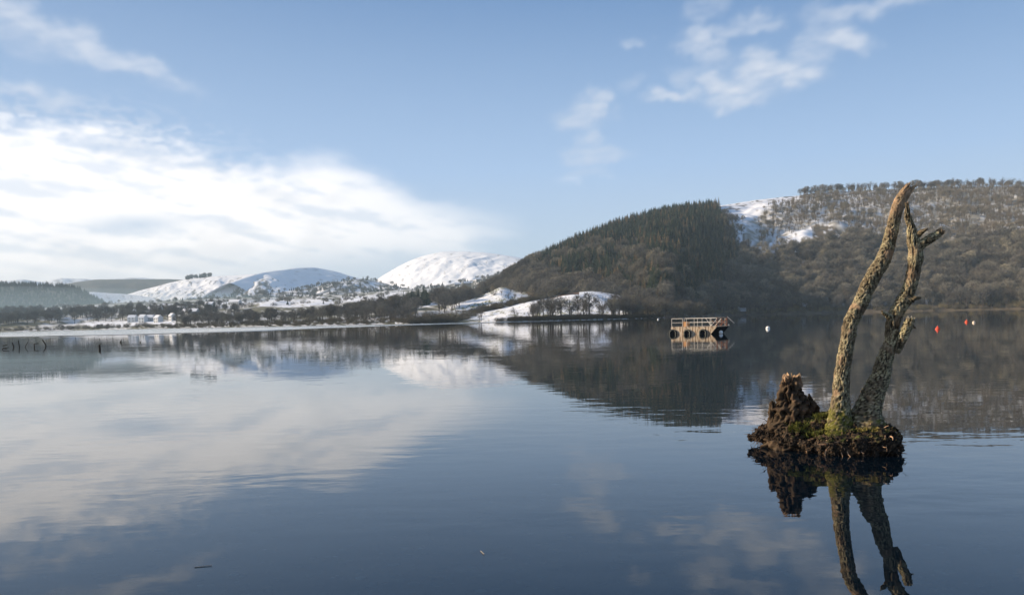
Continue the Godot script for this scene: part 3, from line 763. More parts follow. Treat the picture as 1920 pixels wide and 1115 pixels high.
func dead_tree() -> void:
	var o := thing("dead_tree", Vector3.ZERO, "upturned dead tree with two leaning trunks and a broken stump standing in the shallows", "tree")
	rng.seed = 71
	var m := mat(Color.WHITE, 0.95)
	var left := part("trunk", bark_limb(TRUNK_A, 56, 0.011, {"seed": 3.0, "bare_from": 0.80, "moss_to": 0.44, "patches": 0.5, "jag": 0.09, "lichen": 0.7}).mesh(), m, o)
	tag(left, "left trunk with lichen, its splintered tip bare and orange", "")
	var right := part("trunk", bark_limb(TRUNK_B, 56, 0.011, {"seed": 11.0, "moss_to": 0.30, "patches": 0.25, "jag": 0.03, "lichen": 0.8}).mesh(), m, o)
	tag(right, "right trunk, forked near the top", "")
	part("branch_stub", bark_limb(FORK_B, 36, 0.010, {"seed": 21.0, "jag": 0.03, "bare_from": 0.85}).mesh(), m, right)
	tag(part("branch_stub", bark_limb(STUB_B, 32, 0.010, {"seed": 27.0, "jag": 0.05, "end": Color(0.5, 0.42, 0.30)}).mesh(), m, right), "sawn stub with a pale cut face", "")
	part("knot", bark_limb(KNOT_LEFT, 20, 0.010, {"seed": 31.0, "jag": 0.02}).mesh(), m, right)
	part("knot", bark_limb(KNOT_RIGHT, 20, 0.010, {"seed": 37.0, "jag": 0.03, "lichen": 0.2}).mesh(), m, right)
	part("torn_bark", bark_limb(TORN_BARK, 16, 0.010, {"seed": 41.0, "jag": 0.03, "lichen": 0.1}).mesh(), m, right)
	part("torn_bark", bark_limb(THORN, 14, 0.010, {"seed": 43.0, "jag": 0.02, "lichen": 0.1}).mesh(), m, right)
	var st := {"seed": 51.0, "bark": 0.06, "freq": 15.0, "grain": 0.25, "lumps": 0.3, "jag": 0.07, "lichen": 0.05, "bare_from": 0.8, "bark_colour": Color(0.06, 0.04, 0.026), "dark": Color(0.012, 0.010, 0.008), "patches": 0.1, "moss_to": -9.0}
	tag(part("broken_stump", bark_limb(STUMP, 80, 0.012, st).mesh(), m, o), "rotten broken stump with a jagged brown top", "")
	st.bare_from = 2.0
	part("broken_stump", bark_limb(STUMP_SHOULDER, 48, 0.012, st).mesh(), m, o)
	part("broken_stump", bark_limb(STUMP_HORN, 32, 0.012, st).mesh(), m, o)
	tag(part("root_plate", plate_mesh().mesh(), m, o), "matted root plate of soil, moss and broken roots", "")
	# roots that stick out of the front of the plate
	rng.seed = 72
	var fine := Buf.new()
	var made := 0
	for k in 900:
		var lump := rng.randi() % 8
		var c := Vector3(LUMPS[lump * 6], LUMPS[lump * 6 + 1], LUMPS[lump * 6 + 2])
		var r := Vector3(LUMPS[lump * 6 + 3], LUMPS[lump * 6 + 4], LUMPS[lump * 6 + 5])
		var d := rvec()
		if d.y < -0.3 or (d.z < -0.1 and lump != 6 and lump != 7 and lump != 2):
			continue
		var p := c + d * r * 0.98
		if p.y < 0.03 or plate_field(p) < -0.03:
			continue
		var out := (d * 0.6 + Vector3(0, -0.35, 0) + rvec() * 0.75).normalized()
		var pale := rng.randf()
		var col := Color(0.075, 0.052, 0.035).lerp(Color(0.36, 0.235, 0.15), pale * pale if lump < 2 else pale * pale * 0.55)
		if made < 70 and lump in [0, 1, 3, 4] and d.z > 0.25 and p.y > 0.07:
			made += 1
			var big := root_piece(p - d * 0.03, out, rnd(0.07, 0.19), rnd(0.007, 0.014), 0.1)
			var b := Buf.new()
			b.tube(big[0], big[1], 7, Color(0.42, 0.27, 0.17) * rnd(0.6, 1.2))
			part("root", b.mesh(), m, o)
		else:
			var s := root_piece(p - d * 0.02, out, rnd(0.05, 0.18), rnd(0.003, 0.008), 0.2)
			fine.tube(s[0], s[1], 5, col)
	for k in 26:  # rootlets hanging from the overhanging left end
		var p := Vector3(rnd(2.92, 3.12), rnd(0.06, 0.11), rnd(-9.95, -9.70))
		fine.tube([p, p + Vector3(rnd(-0.02, 0.02), -rnd(0.03, 0.12), 0.01)], [0.0035, 0.0015], 4, Color(0.07, 0.05, 0.035))
	tag(part("rootlets", fine.mesh(), m, o), "", "", "", "stuff")
	# moss tufts
	var moss := Buf.new()
	rng.seed = 73
	var spots := [[3.36, 0.30, -9.42, 0.12, 0.08], [3.25, 0.26, -9.42, 0.07, 0.07], [3.55, 0.36, -9.42, 0.10, 0.07], [3.70, 0.40, -9.36, 0.13, 0.08], [3.62, 0.24, -9.2, 0.16, 0.06], [3.44, 0.20, -9.33, 0.12, 0.07], [4.12, 0.25, -9.12, 0.16, 0.025], [3.95, 0.27, -9.08, 0.14, 0.02]]
	for q in spots:
		for k in 1500:
			var d := rvec()
			var p := Vector3(q[0], q[1], q[2]) + d * Vector3(q[3], q[4], q[3]) * pow(rng.randf(), 0.5)
			var on := plate_field(p)
			if on > 0.05 or on < -0.05 or n_low.get_noise_3dv(p * 11.0) < 0.08:
				continue
			var col := Color(0.075, 0.09, 0.018).lerp(Color(0.16, 0.155, 0.04), rng.randf()) if q[0] < 3.9 else Color(0.24, 0.20, 0.06) * rnd(0.7, 1.3)
			twig(moss, p, (Vector3(0, 0.8, 0.3) + rvec()).normalized(), rnd(0.02, 0.045), rnd(0.004, 0.009), col)
	tag(part("moss", moss.mesh(), m, o), "green moss tufts over the roots", "", "", "stuff")


# ---------------------------------------------------------------- things on the water

func bar(b: Buf, p: Vector3, q: Vector3, r: float, col := Color.WHITE) -> void:
	b.tube([p, q], [r, r], 6, col)


func bar_part(called: String, p: Vector3, q: Vector3, r: float, material: Material, parent: Node) -> void:
	var b := Buf.new()
	bar(b, p, q, r)
	part(called, b.mesh(), material, parent)


func lathe(prof: Array, sides: int, col := Color.WHITE) -> Buf:
	var b := Buf.new()
	var m := prof.size()
	for k in m:
		var t: Vector2 = (prof[mini(k + 1, m - 1)] - prof[maxi(k - 1, 0)]).normalized()
		for s in sides:
			var an := TAU * s / sides
			b.v.append(Vector3(cos(an) * prof[k].x, prof[k].y, sin(an) * prof[k].x))
			b.n.append(Vector3(cos(an) * t.y, -t.x, sin(an) * t.y).normalized())
			b.c.append(col)
	for k in m - 1:
		for s in sides:
			var s2 := (s + 1) % sides
			var p := k * sides
			b.i.append_array(PackedInt32Array([p + s, p + s2, p + sides + s, p + s2, p + sides + s2, p + sides + s]))
	return b


func raft() -> void:
	var yaw := 0.66
	var at := Vector3(15.42, 0, -67.05)
	var o := thing("work_raft", at, "flat rusty work raft with white railings moored off the wooded shore", "raft")
	o.rotation.y = -yaw
	# own axes: x along the lit side towards the bow, z towards the camera
	var L := 1.98
	var W := 1.2
	var D := 0.56
	var rust := StandardMaterial3D.new()
	var nt := NoiseTexture2D.new()
	nt.width = 512
	nt.height = 512
	nt.seamless = true
	nt.noise = FastNoiseLite.new()
	nt.noise.frequency = 0.012
	nt.noise.fractal_octaves = 5
	var ramp := Gradient.new()
	ramp.offsets = PackedFloat32Array([0.0, 0.38, 0.52, 0.7, 1.0])
	ramp.colors = PackedColorArray([lin(0.13, 0.075, 0.04), lin(0.28, 0.20, 0.13), lin(0.42, 0.34, 0.245), lin(0.48, 0.40, 0.30), lin(0.52, 0.45, 0.36)])
	nt.color_ramp = ramp
	rust.albedo_texture = nt
	rust.uv1_triplanar = true
	rust.uv1_scale = Vector3(0.9, 0.16, 0.9)
	rust.roughness = 0.85
	M.rust = rust
	var black := mat(lin(0.014, 0.014, 0.017), 0.7, false)
	var paint := mat(lin(0.60, 0.56, 0.49), 0.6, false)
	var red := mat(lin(0.22, 0.10, 0.065), 0.8, false)
	var b := Buf.new()
	var rake := 0.5
	var pr := [Vector3(-L, -0.25, 0), Vector3(-L, D, 0), Vector3(L, D, 0), Vector3(L - rake, 0.0, 0), Vector3(L - rake - 0.2, -0.25, 0)]
	for s in [-1.0, 1.0]:
		var z := Vector3(0, 0, W * s)
		for k in range(1, 4):
			if s > 0:
				b.tri(pr[0] + z, pr[k] + z, pr[k + 1] + z, Color.WHITE)
			else:
				b.tri(pr[0] + z, pr[k + 1] + z, pr[k] + z, Color.WHITE)
	for k in [0, 4]:
		var p: Vector3 = pr[k]
		var q: Vector3 = pr[(k + 1) % 5]
		b.quad(p - Vector3(0, 0, W), q - Vector3(0, 0, W), q + Vector3(0, 0, W), p + Vector3(0, 0, W), Color.WHITE)
	part("hull", b.mesh(), rust, o)
	b = Buf.new()
	for k in [2, 3]:
		var p: Vector3 = pr[k] + Vector3(0.004, 0, 0)
		var q: Vector3 = pr[k + 1] + Vector3(0.004, 0, 0)
		b.quad(p - Vector3(0, 0, W), q - Vector3(0, 0, W), q + Vector3(0, 0, W), p + Vector3(0, 0, W), Color.WHITE)
	tag(part("bow_plate", b.mesh(), black, o), "raked black bow plate", "")
	for k in 10:  # deck boards
		var x0 := -L + 2.0 * L * k / 10.0
		b = Buf.new()
		b.box(Vector3(x0 + 0.008, D + 0.002, -W - 0.02), Vector3(x0 + 2.0 * L / 10.0 - 0.008, D + 0.045, W + 0.02), Color.WHITE)
		part("deck_board", b.mesh(), rust, o)
	var top := D + 0.045
	for side in [1.0, -1.0]:
		var z: float = (W - 0.06) * side
		var spans := [[-L + 0.04, -L + 1.0], [-L + 1.34, L - 0.12]] if side > 0 else [[-L + 0.04, L - 0.3]]
		for sp in spans:
			bar_part("top_rail", Vector3(sp[0], top + 0.66, z), Vector3(sp[1], top + 0.66, z), 0.024, paint, o)
			bar_part("middle_rail", Vector3(sp[0], top + 0.33, z), Vector3(minf(sp[1], L - 0.55), top + 0.33, z), 0.017, paint, o)
			var posts := 2 if sp[1] - sp[0] < 1.2 else 4
			for k in posts:
				var x: float = lerpf(sp[0], sp[1] - (0.45 if posts == 4 and side > 0 else 0.0), float(k) / (posts - 1))
				bar_part("post", Vector3(x, top, z), Vector3(x, top + 0.66, z), 0.02, paint, o)
	bar_part("top_rail", Vector3(-L + 0.04, top + 0.66, -W + 0.06), Vector3(-L + 0.04, top + 0.66, W - 0.06), 0.028, paint, o)
	bar_part("brace", Vector3(L - 0.95, top + 0.66, W - 0.06), Vector3(L - 0.5, top + 0.06, W - 0.06), 0.022, paint, o)
	for s in [-1.0, 0.15, 1.0]:  # hinged gangway frame at the bow
		bar_part("gangway_strut", Vector3(L - 0.62, top, W * 0.8 * s), Vector3(L - 0.05, top + 0.62, W * 0.8 * s), 0.03, paint if s > 0 else red, o)
		bar_part("gangway_post", Vector3(L - 0.06, top, W * 0.8 * s), Vector3(L - 0.06, top + 0.70, W * 0.8 * s), 0.03, red, o)
		bar_part("gangway_strut", Vector3(L - 0.5, top + 0.5, W * 0.8 * s), Vector3(L - 0.08, top + 0.02, W * 0.8 * s), 0.022, red, o)
	bar_part("gangway_rail", Vector3(L - 0.06, top + 0.66, -W * 0.8), Vector3(L - 0.06, top + 0.66, W * 0.8), 0.025, red, o)
	bar_part("bow_rail", Vector3(L - 0.06, top + 0.74, -W * 0.85), Vector3(L + 0.42, top + 0.2, -W * 1.1), 0.024, paint, o)
	bar_part("mooring_cleat", Vector3(L + 0.02, top + 0.1, -W * 0.9), Vector3(L + 0.1, top + 0.02, -W * 0.85), 0.05, paint, o)
	b = Buf.new()
	b.box(Vector3(-L + 1.02, top + 0.002, W - 0.50), Vector3(-L + 1.44, top + 0.36, W - 0.08), Color.WHITE)
	b.box(Vector3(-L + 1.0, top + 0.362, W - 0.52), Vector3(-L + 1.46, top + 0.40, W - 0.06), Color.WHITE)
	tag(part("locker", b.mesh(), mat(lin(0.50, 0.27, 0.13), 0.8, false), o), "small orange deck locker", "")
	# tyres hung on the lit side
	var names := ["black tyre fender at the stern end of the rusty raft", "middle of three black tyre fenders along the rusty raft", "black tyre fender nearest the raft's dark bow"]
	var k := 0
	for x in [-L + 0.22, -L + 1.5, -L + 2.85]:
		var t := thing("tyre", at + Vector3(x, 0.10, W + 0.13).rotated(Vector3.UP, -yaw), names[k], "tyre", "tyre fenders along the raft")
		t.rotation.y = -yaw + [0.35, 0.05, 0.25][k]
		var prof := []
		for j in 13:
			var an := TAU * j / 12.0
			prof.append(Vector2(0.235 + 0.085 * cos(an), 0.10 * sin(an)))
		var ty := part("tread", lathe(prof, 28).mesh(), black, t)
		ty.rotation.x = PI / 2
		var rim := []
		for j in 9:
			var an := TAU * j / 8.0
			rim.append(Vector2(0.245 + 0.03 * cos(an), 0.095 + 0.014 * sin(an)))
		var rm := part("sidewall", lathe(rim, 28).mesh(), mat(lin(0.16, 0.165, 0.13), 0.8, false), t)
		rm.rotation.x = PI / 2
		var well := part("inner_well", lathe([Vector2(0.0, -0.07), Vector2(0.17, -0.07), Vector2(0.17, -0.05), Vector2(0.0, -0.05)], 20).mesh(), black, t)
		well.rotation.x = PI / 2
		var rp := Buf.new()
		bar(rp, Vector3(0, 0.3, 0), Vector3(0, 0.56, -0.06), 0.014, Color.WHITE)
		part("rope", rp.mesh(), paint, t)
		k += 1
	var f := float_buoy("white round fender buoy floating against the raft's dark bow", at + Vector3(L + 0.05, 0, 0.5).rotated(Vector3.UP, -yaw), 0.19, lin(0.78, 0.78, 0.76), false)
	f.position.y = 0.05


func float_buoy(label: String, at: Vector3, size: float, col: Color, cone: bool) -> Node3D:
	var r := size * 0.85
	var o := thing("mooring_buoy", at, label, "buoy", "buoys moored on the lake")
	var prof := []
	if cone:
		for q in [[0.0, -0.7], [0.8, -0.6], [1.05, -0.1], [1.0, 0.25], [0.6, 0.75], [0.3, 1.2], [0.22, 1.5], [0.0, 1.55]]:
			prof.append(Vector2(q[0] * r, q[1] * r))
	else:
		for k in 13:
			var an := -PI / 2 + PI * k / 12.0
			prof.append(Vector2(cos(an) * r, sin(an) * r * 0.95 + r * 0.35))
	part("float", lathe(prof, 20).mesh(), mat(col, 0.45, false), o)
	var top := Buf.new()
	var y := r * 1.5 if cone else r * 1.25
	top.tube([Vector3(0, y, 0), Vector3(0, y + r * 0.3, 0)], [r * 0.22, r * 0.2], 8, Color.WHITE)
	part("ring_post", top.mesh(), mat(lin(0.25, 0.24, 0.22), 0.6, false), o)
	return o


func stake(called: String, label: String, category: String, pts: Array, r: float, group := "", col := Color(0.05, 0.042, 0.035)) -> void:
	var base: Vector3 = pts[0]
	var o := thing(called, Vector3(base.x, 0, base.z), label, category, group)
	var b := Buf.new()
	var q := []
	var rad := []
	for k in pts.size():
		q.append(pts[k] - Vector3(base.x, 0, base.z))
		rad.append(r * (1.0 - 0.25 * k / pts.size()))
	b.tube(q, rad, 7, col)
	part("stem", b.mesh(), M.wood, o)
	# a snapped side spur
	var s := Buf.new()
	var mid: Vector3 = q[q.size() / 2]
	s.tube([mid, mid + Vector3(r * 2.5, r * 1.5, r)], [r * 0.5, r * 0.15], 5, col)
	part("spur", s.mesh(), M.wood, o)


# ---------------------------------------------------------------- buildings

func house(called: String, at: Vector3, turn: float, w: float, d: float, h: float, wall: Color, label: String, group: String, roof_col := Color(0.72, 0.74, 0.78)) -> void:
	var o := thing(called, at, label, "house" if called == "house" else "building", group)
	o.rotation.y = turn
	var b := Buf.new()
	var rise := d * 0.42
	b.box(Vector3(-w / 2, -3, -d / 2), Vector3(w / 2, h, d / 2), Color.WHITE)
	for s in [-1.0, 1.0]:
		b.tri(Vector3(w / 2 * s, h, -d / 2), Vector3(w / 2 * s, h + rise, 0), Vector3(w / 2 * s, h, d / 2), Color.WHITE)
	part("wall", b.mesh(), mat(wall.linear_to_srgb(), 0.9, false), o)
	var roof := Buf.new()
	for s in [-1.0, 1.0]:
		var e := Vector3(0, h - 0.25, (d / 2 + 0.35) * s)
		var x := Vector3(w / 2 + 0.3, 0, 0)
		var up := Vector3(0, 0.28, 0)
		var rg := Vector3(0, h + rise + 0.05, 0)
		roof.quad(e - x, e + x, rg + x, rg - x, Color.WHITE)
		roof.quad(e - x + up, rg - x + up, rg + x + up, e + x + up, Color.WHITE)
		roof.quad(e - x, e - x + up, e + x + up, e + x, Color.WHITE)
		for q in [-1.0, 1.0]:
			roof.quad(e + x * q, e + x * q + up, rg + x * q + up, rg + x * q, Color.WHITE)
	var rf := part("roof", roof.mesh(), mat(roof_col.linear_to_srgb(), 0.9, false), o)
	var ch := Buf.new()
	ch.box(Vector3(w * 0.28, h + rise * 0.6, -0.4), Vector3(w * 0.28 + 0.9, h + rise + 1.2, 0.4), Color.WHITE)
	part("chimney", ch.mesh(), mat(lin(0.16, 0.14, 0.13), 0.9, false), rf)
	var dark := mat(lin(0.05, 0.055, 0.06), 0.3, false)
	var cols := maxi(2, int(w / 3.2))
	for c in cols:
		for st in (2 if h > 4.5 else 1):
			var wb := Buf.new()
			var x := -w / 2 + w * (c + 0.5) / cols
			wb.box(Vector3(x - 0.5, 0.9 + st * 2.6, d / 2), Vector3(x + 0.5, 2.1 + st * 2.6, d / 2 + 0.05), Color.WHITE)
			part("window", wb.mesh(), dark, o)


# ---------------------------------------------------------------- ground colours (matter only: snow, grass, bracken, litter, rock)

func paint_hillside(u: float, v: float, p: Vector3) -> Color:
	var a := n_mid.get_noise_2d(p.x / 9.0, p.z / 14.0)
	var b := n_mid.get_noise_2d(p.x / 60.0 + 5.0, p.z / 60.0)
	var litter := Color(0.085, 0.070, 0.052).lerp(Color(0.14, 0.115, 0.08), soft(-0.4, 0.4, a))
	var snow := 0.0
	if inside(polys.snow_a, u, v) or inside(polys.snow_b, u, v):
		snow = soft(-0.42, -0.05, a + 0.5 * b + 0.1)
	elif inside(polys.pale, u, v):
		snow = 0.12 + 0.6 * soft(-0.25, 0.4, a + 0.35 * b + 0.1 - 0.45 * soft(0.5, 0.68, u))
		litter = Color(0.19, 0.165, 0.115)
	elif u > 0.35 and v > 0.04:
		snow = soft(0.3, 0.5, a + 0.5 * b)
	return litter.lerp(SNOW, snow * 0.95)


func paint_near_field(u: float, v: float, p: Vector3) -> Color:
	var a := n_mid.get_noise_2d(p.x / 4.0, p.z / 7.0)
	var t := n_cell.get_noise_2d(p.x / 1.6, p.z / 2.2)
	var b := n_mid.get_noise_2d(p.x / 40.0 + 5.0, p.z / 40.0)
	var grass := Color(0.20, 0.20, 0.10).lerp(Color(0.30, 0.27, 0.17), soft(-0.3, 0.3, b))
	var edge := u + 0.05 * b + 0.03 * a
	if edge > 0.66 - 0.12 * soft(0.75, 1.0, v):
		var brown := Color(0.10, 0.066, 0.042).lerp(Color(0.17, 0.13, 0.08), soft(-0.3, 0.4, a))
		return brown.lerp(SNOW, 0.8 * soft(0.15, 0.4, a + t * 0.5 - 2.0 * (edge - 0.68)))
	if v > 0.88 and u > 0.36 and u < 0.47 and b > -0.3:
		return Color(0.15, 0.085, 0.05)
	var snow := soft(-0.5, -0.05, a * 0.8 + b * 0.6 + 0.45 * t + 0.12 - 0.3 * soft(0.4, 0.12, v))
	return grass.lerp(SNOW, snow * 0.93)


func paint_far_field(u: float, v: float, p: Vector3) -> Color:
	var a := n_mid.get_noise_2d(p.x / 6.0, p.z / 14.0)
	var b := n_mid.get_noise_2d(p.x / 45.0 + 15.0, p.z / 60.0) + 0.5 * n_cell.get_noise_2d(p.x / 1.8, p.z / 3.0)
	var grass := Color(0.20, 0.20, 0.095).lerp(Color(0.27, 0.24, 0.13), soft(-0.3, 0.3, b))
	return grass.lerp(SNOW, 0.93 * soft(-0.35, 0.1, a * 0.7 + b + 0.25 * soft(0.3, 0.7, v)))


func paint_lowland(u: float, v: float, p: Vector3) -> Color:
	var a := n_mid.get_noise_2d(p.x / 14.0, p.z / 30.0)
	var b := n_mid.get_noise_2d(p.x / 90.0 + 35.0, p.z / 120.0)
	var grass := Color(0.10, 0.10, 0.065).lerp(Color(0.17, 0.16, 0.10), soft(-0.3, 0.3, a))
	var snow := 0.7 * soft(-0.2, 0.25, a + b)
	for f in polys.fields:
		if inside(f, u, v):
			snow = soft(-0.6, -0.25, a)
			grass = Color(0.24, 0.23, 0.14)
	return grass.lerp(SNOW, snow * 0.95)


func paint_rise(u: float, v: float, p: Vector3) -> Color:
	var a := n_mid.get_noise_2d(p.x / 30.0, p.z / 60.0)
	return Color(0.09, 0.085, 0.07).lerp(SNOW, soft(-0.15, 0.2, a))


func paint_spur(u: float, v: float, p: Vector3) -> Color:
	var a := n_mid.get_noise_2d(p.x / 25.0, p.z / 60.0)
	var rock := soft(0.34, 0.6, a + 0.4 * n_mid.get_noise_2d(p.x / 8.0, p.z / 24.0))
	for f in polys.crags:
		if inside(f, u + 0.02 * a, v + 0.1 * n_mid.get_noise_2d(p.x / 20.0 + 7.0, p.z / 40.0)):
			rock = soft(-0.12, 0.12, a + 0.5 * n_mid.get_noise_2d(p.x / 9.0, p.z / 30.0))
	return SNOW.lerp(Color(0.08, 0.075, 0.065), rock * 0.9)


func paint_snow(u: float, v: float, p: Vector3) -> Color:
	var a := n_mid.get_noise_2d(p.x / 30.0, p.z / 90.0)
	return SNOW.lerp(Color(0.16, 0.14, 0.11), 0.5 * soft(0.36, 0.66, a + 0.35 * n_mid.get_noise_2d(p.x / 9.0, p.z / 22.0)))


func paint_moor(u: float, v: float, p: Vector3) -> Color:
	var a := n_mid.get_noise_2d(p.x / 60.0, p.z / 120.0)
	return Color(0.075, 0.075, 0.065).lerp(Color(0.11, 0.10, 0.08), soft(-0.3, 0.3, a))


func paint_far(u: float, v: float, p: Vector3) -> Color:
	var a := n_mid.get_noise_2d(p.x / 70.0, p.z / 120.0)
	return SNOW.lerp(Color(0.2, 0.2, 0.2), 0.7 * soft(0.1, 0.45, a))


var polys := {}


func sheet(called: String, xs: Array, zs: Array, height: Callable, colour: Callable, material: Material) -> MeshInstance3D:
	var b := Buf.new()
	var m := xs.size()
	for z in zs:
		for x in xs:
			var p := Vector3(x, height.call(x, z), z)
			b.v.append(p)
			b.c.append(colour.call(p))
	for j in zs.size():
		for k in m:
			var dx := b.v[j * m + mini(k + 1, m - 1)] - b.v[j * m + maxi(k - 1, 0)]
			var dz := b.v[mini(j + 1, zs.size() - 1) * m + k] - b.v[maxi(j - 1, 0) * m + k]
			var nn := dx.cross(dz).normalized()
			b.n.append(nn if nn.y > 0.0 else -nn)
	for j in zs.size() - 1:
		for k in m - 1:
			var p := j * m + k
			b.i.append_array(PackedInt32Array([p, p + m, p + 1, p + 1, p + m, p + m + 1]))
	var o := part(called, b.mesh(), material, self)
	o.set_meta("kind", "structure")
	return o


func bed_height(x: float, z: float) -> float:
	var d := -z
	var y := 0.35 - 0.085 * (d + 4.0)
	if d > 4.0:
		y = -0.33 - 0.028 * (d - 4.0)
	if d > 30.0:
		y = -1.06 - 0.05 * (d - 30.0)
	return maxf(y, -9.0) + 0.03 * n_mid.get_noise_2d(x / 1.1, z / 1.1)


func ripples(tile: Vector2, strength: float) -> ImageTexture:
	# fine ripples, stronger in drifting breeze patches and nearly flat between them
	var size := 1024
	var n := FastNoiseLite.new()
	n.seed = 5
	n.noise_type = FastNoiseLite.TYPE_SIMPLEX_SMOOTH
	n.frequency = 0.022
	n.fractal_octaves = 4
	n.fractal_gain = 0.45
	var fine := n.get_seamless_image(size, size).get_data()
	n.seed = 6
	n.frequency = 0.0035
	n.fractal_octaves = 3
	var broad := n.get_seamless_image(size, size).get_data()
	var out := PackedByteArray()
	out.resize(size * size * 3)
	var gx := 1.0 / tile.x
	var gy := 1.0 / tile.y
	for y in size:
		var up := ((y + size - 1) % size) * size
		var dn := ((y + 1) % size) * size
		for x in size:
			var at := y * size + x
			var k := broad[at] / 255.0
			k = strength * (0.35 + 2.2 * maxf(0.0, k - 0.45))
			var dx := (fine[y * size + (x + 1) % size] - fine[y * size + (x + size - 1) % size]) * k * gx
			var dy := (fine[dn + x] - fine[up + x]) * k * gy
			out[at * 3] = clampi(int(128.0 - dx), 0, 255)
			out[at * 3 + 1] = clampi(int(128.0 + dy), 0, 255)
			out[at * 3 + 2] = 255
	return ImageTexture.create_from_image(Image.create_from_data(size, size, false, Image.FORMAT_RGB8, out))


func _ready() -> void:
	# camera
	var cam := Camera3D.new()
	cam.name = "camera"
	cam.projection = Camera3D.PROJECTION_FRUSTUM
	cam.near = 0.1
	cam.far = 20000.0
	cam.size = 0.1 * 1115.0 / 1540.0
	cam.frustum_offset = Vector2(0, 0.1 * (702.0 - 557.5) / 1540.0)
	cam.position = Vector3(0, 1.6, 0)
	cam.basis = Basis(Vector3.RIGHT, -atan(105.0 / 1540.0)) * Basis(Vector3.BACK, -atan(0.0235))
	cam.current = true
	add_child(cam)
	n_low.noise_type = FastNoiseLite.TYPE_SIMPLEX_SMOOTH
	n_low.frequency = 1.0
	n_low.fractal_octaves = 2
	n_mid.noise_type = FastNoiseLite.TYPE_SIMPLEX_SMOOTH
	n_mid.frequency = 1.0
	n_mid.fractal_octaves = 3
	n_cell.noise_type = FastNoiseLite.TYPE_SIMPLEX
	n_cell.frequency = 1.0
	n_cell.fractal_octaves = 2
	n_sky.noise_type = FastNoiseLite.TYPE_SIMPLEX_SMOOTH
	n_sky.frequency = 0.045
	n_sky.fractal_octaves = 4
	n_sky.seed = 9
	# sky, haze, exposure
	var env := Environment.new()
	env.background_mode = Environment.BG_SKY
	env.sky = Sky.new()
	var pan := PanoramaSkyMaterial.new()
	pan.panorama = make_sky()
	env.sky.sky_material = pan
	env.tonemap_mode = Environment.TONE_MAPPER_LINEAR
	env.tonemap_exposure = 1.6
	env.fog_enabled = true
	env.fog_density = 0.00013
	env.fog_light_color = lin(0.62, 0.82, 0.97)
	env.sdfgi_enabled = true
	env.ssao_enabled = true
	env.ssil_enabled = true
	var we := WorldEnvironment.new()
	we.name = "environment"
	we.environment = env
	add_child(we)
	# low winter sun from the left, slightly behind the camera
	var sun := DirectionalLight3D.new()
	sun.name = "sun"
	sun.light_energy = 1.6
	sun.light_color = Color(1.0, 0.91, 0.79)
	sun.light_angular_distance = 0.5
	sun.shadow_enabled = true
	var az := deg_to_rad(-79.0)
	var el := deg_to_rad(20.0)
	var to_sun := Vector3(sin(az) * cos(el), sin(el), -cos(az) * cos(el))
	sun.basis = Basis.looking_at(-to_sun)
	add_child(sun)
	# shared materials
	M.ground = mat(Color.WHITE, 0.95)
	M.wood = mat(Color.WHITE, 0.85)
	# lake bed and water
	var xs := []
	var zs := []
	for k in 181:
		var t := (k - 90) / 90.0
		xs.append(t * 14.0 + 2400.0 * pow(absf(t), 9.0) * signf(t))
	for k in 200:
		var t := k / 199.0
		zs.append(8.0 - 26.0 * t - 7000.0 * pow(t, 14.0))
	sheet("lake_bed", xs, zs, bed_height, func(p: Vector3) -> Color: return Color(0.022, 0.020, 0.018).lerp(Color(0.05, 0.045, 0.038), soft(-0.3, 0.5, n_cell.get_noise_2d(p.x * 9.0, p.z * 9.0))), M.ground)
	var water := StandardMaterial3D.new()
	water.transparency = BaseMaterial3D.TRANSPARENCY_ALPHA
	water.refraction_enabled = true
	water.refraction_scale = 0.043
	water.albedo_color = Color(lin(0.015, 0.07, 0.14), 0.06)
	water.roughness = 0.0
	water.metallic_specular = 0.5
	water.normal_enabled = true
	water.normal_texture = ripples(Vector2(26.0, 13.0), 40.0)
	water.uv1_triplanar = true
	water.uv1_world_triplanar = true
	water.uv1_scale = Vector3(1.0 / 26.0, 1.0, 1.0 / 13.0)
	water.normal_scale = 0.014
	var flat := func(_x: float, _z: float) -> float: return 0.0
	var white := func(_p: Vector3) -> Color: return Color.WHITE
	sheet("lake_water", [-1700.0, 1700.0], [7.0, -1150.0], flat, white, water)
	var ruffled := StandardMaterial3D.new()
	ruffled.albedo_color = lin(0.01, 0.03, 0.045)
	ruffled.roughness = 0.08
	ruffled.metallic_specular = 0.5
	var rb := Buf.new()
	var near_edge := threes(RUFFLED_NEAR)
	var far_edge := threes(RUFFLED_FAR)
	var cols := 4 * (near_edge.size() - 1) + 1
	var rows := 1500
	for j in rows + 1:  # small wind waves, 3 m from crest to crest
		for k in cols:
			var q := mini(k / 4, near_edge.size() - 2)
			var w := k / 4.0 - q
			var p := near_edge[q].lerp(near_edge[q + 1], w)
			var e := far_edge[q].lerp(far_edge[q + 1], w)
			var dir := (e - p).normalized()
			var s := p.distance_to(e) * j / rows
			var at := p + dir * s
			var ph := TAU * s / 3.2 + 2.5 * n_mid.get_noise_2d(at.x / 60.0, at.z / 60.0)
			var amp := 0.055 * (0.8 + 0.5 * n_mid.get_noise_2d(at.x / 25.0, at.z / 25.0))
			rb.v.append(at + Vector3(0, 0.006 + amp * (1.0 + sin(ph)), 0))
			rb.n.append((Vector3.UP - dir * amp * TAU / 3.2 * cos(ph)).normalized())
	for j in rows:
		for k in cols - 1:
			var p := j * cols + k
			rb.i.append_array(PackedInt32Array([p, p + cols, p + 1, p + 1, p + cols, p + cols + 1]))
	part("ruffled_water", rb.mesh(), ruffled, self).set_meta("kind", "structure")

